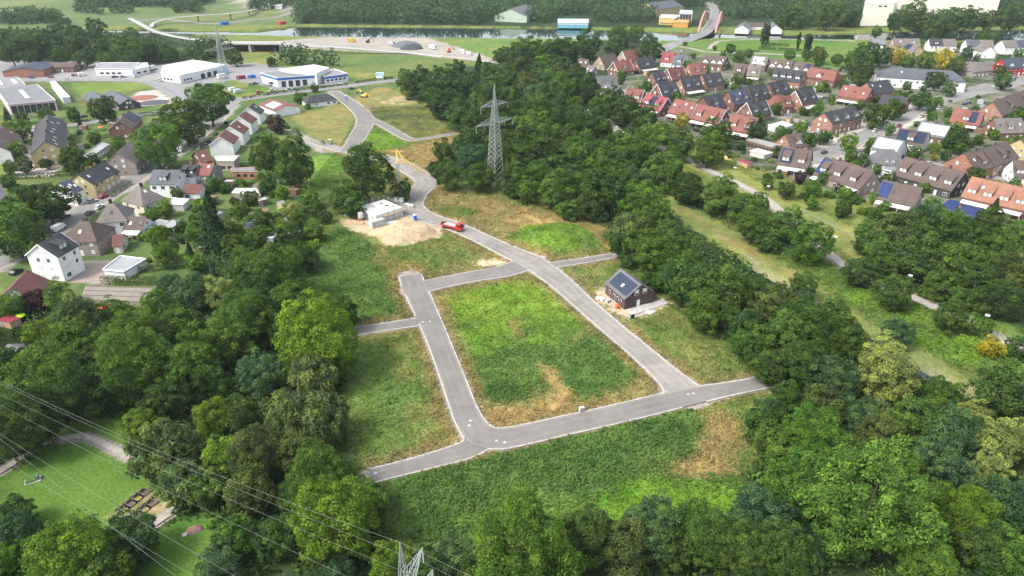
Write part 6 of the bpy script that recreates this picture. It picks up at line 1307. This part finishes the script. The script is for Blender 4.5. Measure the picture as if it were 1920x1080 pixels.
# ---------------- garden bushes between the houses: each one its own object
HP=[(r.location.x,r.location.y) for r,_,_,_ in HOUSES]
def free(x,y,d): return all((x-a)**2+(y-b)**2>d*d for a,b in HP)
def bushes(poly,n,grp,kinds,rmin,rmax,seed,hd=8.5):
    rng=random.Random(seed); W2=w2(poly); got=0; tries=0; x0,x1=min(p[0] for p in W2),max(p[0] for p in W2); y0,y1=min(p[1] for p in W2),max(p[1] for p in W2)
    while got<n and tries<n*60:
        tries+=1; x,y=rng.uniform(x0,x1),rng.uniform(y0,y1)
        if not inpoly(np.array([x]),np.array([y]),W2)[0] or not free(x,y,hd): continue
        c,vh,z,rd=ground_at(np.array([x]),np.array([y]))
        if rd[0]<2.5: continue
        k=rng.choice(kinds); colr=KIND[k][1]; R=rng.uniform(rmin,rmax); o=D.objects.new('bush',rng.choice(CR['bush'])); o.location=(x,y,0); o.scale=(R,R*rng.uniform(.8,1.2),R*rng.uniform(.8,1.25)); o.rotation_euler=(0,0,rng.uniform(0,6)); j=rng.uniform(.75,1.3); o.color=(colr[0]*j,colr[1]*j,colr[2]*j,1); link(o); tag(o,None,'bush',grp); q=proj((x,y,R*.6)); PLANTS.append((o,q[0],q[1],k,R)); got+=1
bushes([(1290,235),(1400,235),(1560,300),(1760,385),(1640,410),(1500,375),(1440,345),(1330,285)],75,'garden bushes of the brick estate','uuUvvv',.9,2.6,1,7)
bushes([(1110,170),(1200,120),(1600,130),(1900,180),(1900,330),(1700,300),(1500,280),(1330,240)],115,'garden bushes of the brick estate','uuUvvv',1.0,2.8,2,8)
bushes([(330,360),(440,330),(560,330),(600,430),(590,470),(480,480),(340,440)],46,'garden bushes behind the old street','uuUUv',1.1,2.8,3,7)
bushes([(240,430),(480,470),(480,540),(300,520),(240,470)],22,'garden bushes behind the old street','uuUv',.8,2.2,4,7)
bushes([(0,215),(60,230),(220,250),(220,330),(130,320),(0,300)],24,'garden bushes along the old street','uuUv',1.0,2.4,5,8)
bushes([(0,470),(40,380),(110,400),(60,440)],8,'garden bushes along the old street','uv',1.0,2.4,6,6)
bushes([(580,170),(640,190),(560,215),(540,250),(500,260),(540,205)],10,'garden bushes along the old street','uuv',1.0,2.2,7,8)
bushes([(1150,90),(1230,105),(1200,140),(1130,160)],8,'garden bushes of the brick estate','uv',1.2,2.6,8,9)

# garden hedges and small pale-roofed sheds of the estate
for i,p in enumerate(([(300,440),(330,446),(362,452)],[(370,392),(400,398),(430,402)],[(260,512),(330,505),(400,498)],[(440,345),(470,350),(500,352)],[(180,262),(205,258),(232,252)],[(110,250),(125,262),(135,280)],[(20,352),(60,356),(100,350)],[(525,452),(560,462),(590,466)],[(365,425),(362,445),(370,470)],[(1345,262),(1372,268),(1400,273)],[(1208,170),(1225,175),(1242,180)],[(1345,175),(1365,180),(1387,186)],[(1404,185),(1420,190),(1437,196)],[(1440,165),(1465,168),(1492,173)],[(1590,150),(1615,154),(1642,160)],[(1560,358),(1585,366),(1612,374)],[(1640,380),(1665,386),(1692,394)],[(1780,255),(1810,262),(1840,270)],[(1835,250),(1865,256),(1900,262)],[(1700,262),(1715,268),(1732,276)],[(1655,192),(1675,196),(1700,202)],[(1480,300),(1500,308),(1520,316)])):
    d,n,x,y=lm(*p[1]); hedge(p,1.8,1.6,f'clipped dark garden hedge {side(*p[1],x,y)} {n}',grp='clipped garden hedges between the houses')
def sheds(poly,n,seed):
    rng=random.Random(seed); W2=w2(poly); got=0; x0,x1=min(p[0] for p in W2),max(p[0] for p in W2); y0,y1=min(p[1] for p in W2),max(p[1] for p in W2)
    for _ in range(3000):
        if got>=n: break
        x,y=rng.uniform(x0,x1),rng.uniform(y0,y1)
        if not inpoly(np.array([x]),np.array([y]),W2)[0] or not free(x,y,8.5): continue
        if ground_at(np.array([x]),np.array([y]))[3][0]<3: continue
        HP.append((x,y)); q=proj((x,y,0)); a=at(*q); q2=proj((x+3*math.cos(got*.7),y+3*math.sin(got*.7),0)); w=rng.choice(('pale','grey','brown'))
        o=cabin('garden_shed',q[0],q[1],q2[0],q2[1],rng.uniform(2.6,5),rng.uniform(2.2,3),rng.uniform(2.1,2.6),rng.choice((WOODM,GREYP,mat('brown_boards',(.16,.10,.06),.8))),'x','shed',{'pale':mat('pale_felt',(.33,.32,.30),.8),'grey':mat('grey_felt',(.17,.175,.18),.8),'brown':DIRT}[w]); o['group']='garden sheds of the brick estate'; SHEDS.append((o,q[0],q[1],w+'-roofed little garden shed')); got+=1
SHEDS=[]
sheds([(1150,150),(1300,110),(1620,150),(1900,190),(1900,300),(1560,270),(1400,235),(1300,215)],26,5)
sheds([(1440,330),(1700,300),(1920,320),(1900,380),(1700,390)],8,9)
sheds([(300,430),(440,340),(560,350),(590,440),(480,480),(330,500)],12,21)
sheds([(110,225),(220,235),(225,330),(130,320)],6,22)
for q in SHEDS[-18:]: q[0]['group']='garden sheds behind the old street'

# small garden trees between the houses
def gtrees(poly,n,kinds,r0,r1,grp,seed):
    rng=random.Random(seed); got=0; xs_=[p[0] for p in poly]; ys_=[p[1] for p in poly]
    for _ in range(4000):
        if got>=n: break
        px,py=rng.uniform(min(xs_),max(xs_)),rng.uniform(min(ys_),max(ys_))
        if not inpoly(np.array([px]),np.array([py]),poly)[0]: continue
        g=at(px,py)
        if not free(g.x,g.y,7.2) or ground_at(np.array([g.x]),np.array([g.y]))[3][0]<3.5: continue
        r=rng.uniform(r0,r1)*ppm(px,py); plant(px,py-r*.9,r,rng.choice(kinds),grp,rng.uniform(.85,1.15)); HP.append((g.x,g.y)); got+=1
gtrees([(1130,150),(1220,110),(1310,100),(1620,135),(1700,170),(1640,240),(1540,290),(1440,260),(1330,235)],64,'mgmdyd',2.0,3.4,G_EST,31)
gtrees([(1440,330),(1560,290),(1700,230),(1920,180),(1920,390),(1700,395),(1540,370)],52,'mgmdgy',2.0,3.6,G_EST,32)
gtrees([(1640,80),(1920,80),(1920,150),(1800,150),(1660,120)],14,'mgd',2.2,4,G_EST,33)
gtrees([(230,440),(330,360),(440,330),(600,340),(600,430),(480,480),(330,520)],13,'mggyg',2.0,3.8,G_TOWN,34)
gtrees([(0,215),(60,225),(230,250),(225,330),(130,325),(0,335)],14,'mgd',2.0,3.6,G_TOWN,35)

def cars(spots,grp):
    rng=random.Random(len(spots))
    for x,y,dx,dy in spots:
        nm,c=rng.choice((('white',CW),('silver',CS),('black',CK),('dark grey',CG),('blue',CB),('red',(.3,.02,.03))))
        o=car(x,y,x+dx,y+dy,c,'x'); o['group']=grp; SHEDS.append((o,x,y,'parked '+nm+' car'))
cars([(300,152,6,1),(312,151,6,1),(140,143,6,-1),(96,146,6,0),(60,147,6,0),(470,160,6,-1),(479,158.5,6,-1),(530,157,5,-1),(585,156,5,-1),(600,154.5,5,-1),(640,150,5,-1),(128,150,6,0),(400,163,6,-1),(352,182,4,3)],'cars on the industrial yards')
cars([(1232,198,4,3),(1182,169,6,1),(1160,172,6,1),(1468,181,6,1),(1500,183,6,0),(1548,186,6,1),(1590,195,5,1),(1478,221,6,2),(1515,235,5,3),(1700,299,6,2),(1742,310,6,1),(1792,316,7,2),(1852,332,7,2),(1903,338,7,2),(1640,247,6,-3),(1600,263,6,-3),(1545,288,6,-3),(1395,167,6,1),(1420,172,6,1),(1660,360,6,2),(1745,385,6,2)],'cars parked in the estate lanes')
keyed={}
for o,px,py,k,R in PLANTS:
    fam,_,desc,_n=KIND[k]
    if fam!='bush' and k not in 'cpaer': desc=('huge ' if R>9 else 'large ' if R>6.3 else 'small ' if R<3.2 else '')+desc
    elif fam=='bush': desc=('big ' if R>1.9 else 'low ' if R<1.3 else '')+desc
    d,n,x,y=lm(px,py); keyed.setdefault((desc,side(px,py,x,y),n),[]).append((d,o))
def finish(keyed,fmt):
    for key,v in keyed.items():
        v.sort(key=lambda t:t[0])
        for i,(d,o) in enumerate(v):
            o['label']=fmt(key) if len(v)==1 else fmt(key)+', '+ORD[min(i,15)]+' out'
finish(keyed,lambda k:f'{k[0]} {k[1]} {k[2]}')
keyed={}
for o,px,py,w in SHEDS:
    d,n,x,y=lm(px,py); keyed.setdefault((w,side(px,py,x,y),n),[]).append((d,o))
finish(keyed,lambda k:f'{k[0]} {k[1]} {k[2]}')
cnt={}
for r,px,py,l in HOUSES: cnt.setdefault(l,[]).append((r,px,py))
def used():
    return {o.get('label') for o in SC.objects if o.get('label')}
for l,v in cnt.items():
    if len(v)<2: continue
    kk={}
    for r,px,py in v:
        d,n,x,y=lm(px,py); kk.setdefault((l,side(px,py,x,y),n),[]).append((d,r))
    for key,w in kk.items():
        w.sort(key=lambda t:t[0])
        for i,(d,r) in enumerate(w):
            s=f'{key[0]} {key[1]} {key[2]}'
            if len(w)>1: s+=', '+ORD[i]
            ws=s.split()
            if len(ws)>16: s=s.replace(' house with',' house,').replace(' and ',', ').replace(' roof','-roof',0)
            r['label']=s
seen={}
for o in SC.objects:
    l=o.get('label')
    if l and o.parent is None and o.get('group')!='manhole covers in the new road' and not l.startswith(('pale wire','thin conductor')): seen.setdefault(l,[]).append(o.name)
for l,v in seen.items():
    if len(v)>1: print('DUPLABEL',l,v)
    if len(l.split())>16: print('LONG',l)
# ---------------- the air: faint even haze round the whole place
hm_=D.materials.new('haze'); hm_.use_nodes=True; n_=hm_.node_tree.nodes; n_.remove(n_['Principled BSDF']); pv=n_.new('ShaderNodeVolumePrincipled')
pv.inputs['Color'].default_value=(.80,.91,1,1); pv.inputs['Density'].default_value=0.00006; pv.inputs['Anisotropy'].default_value=0.2
hm_.node_tree.links.new(pv.outputs[0],n_['Material Output'].inputs['Volume'])
mb=MB(); mb.box(-6200,6200,-300,9600,-5,140); o=mb.build('haze',hm_); tag(o,kind='stuff')
cy.volume_max_steps=16; cy.volume_step_rate=20
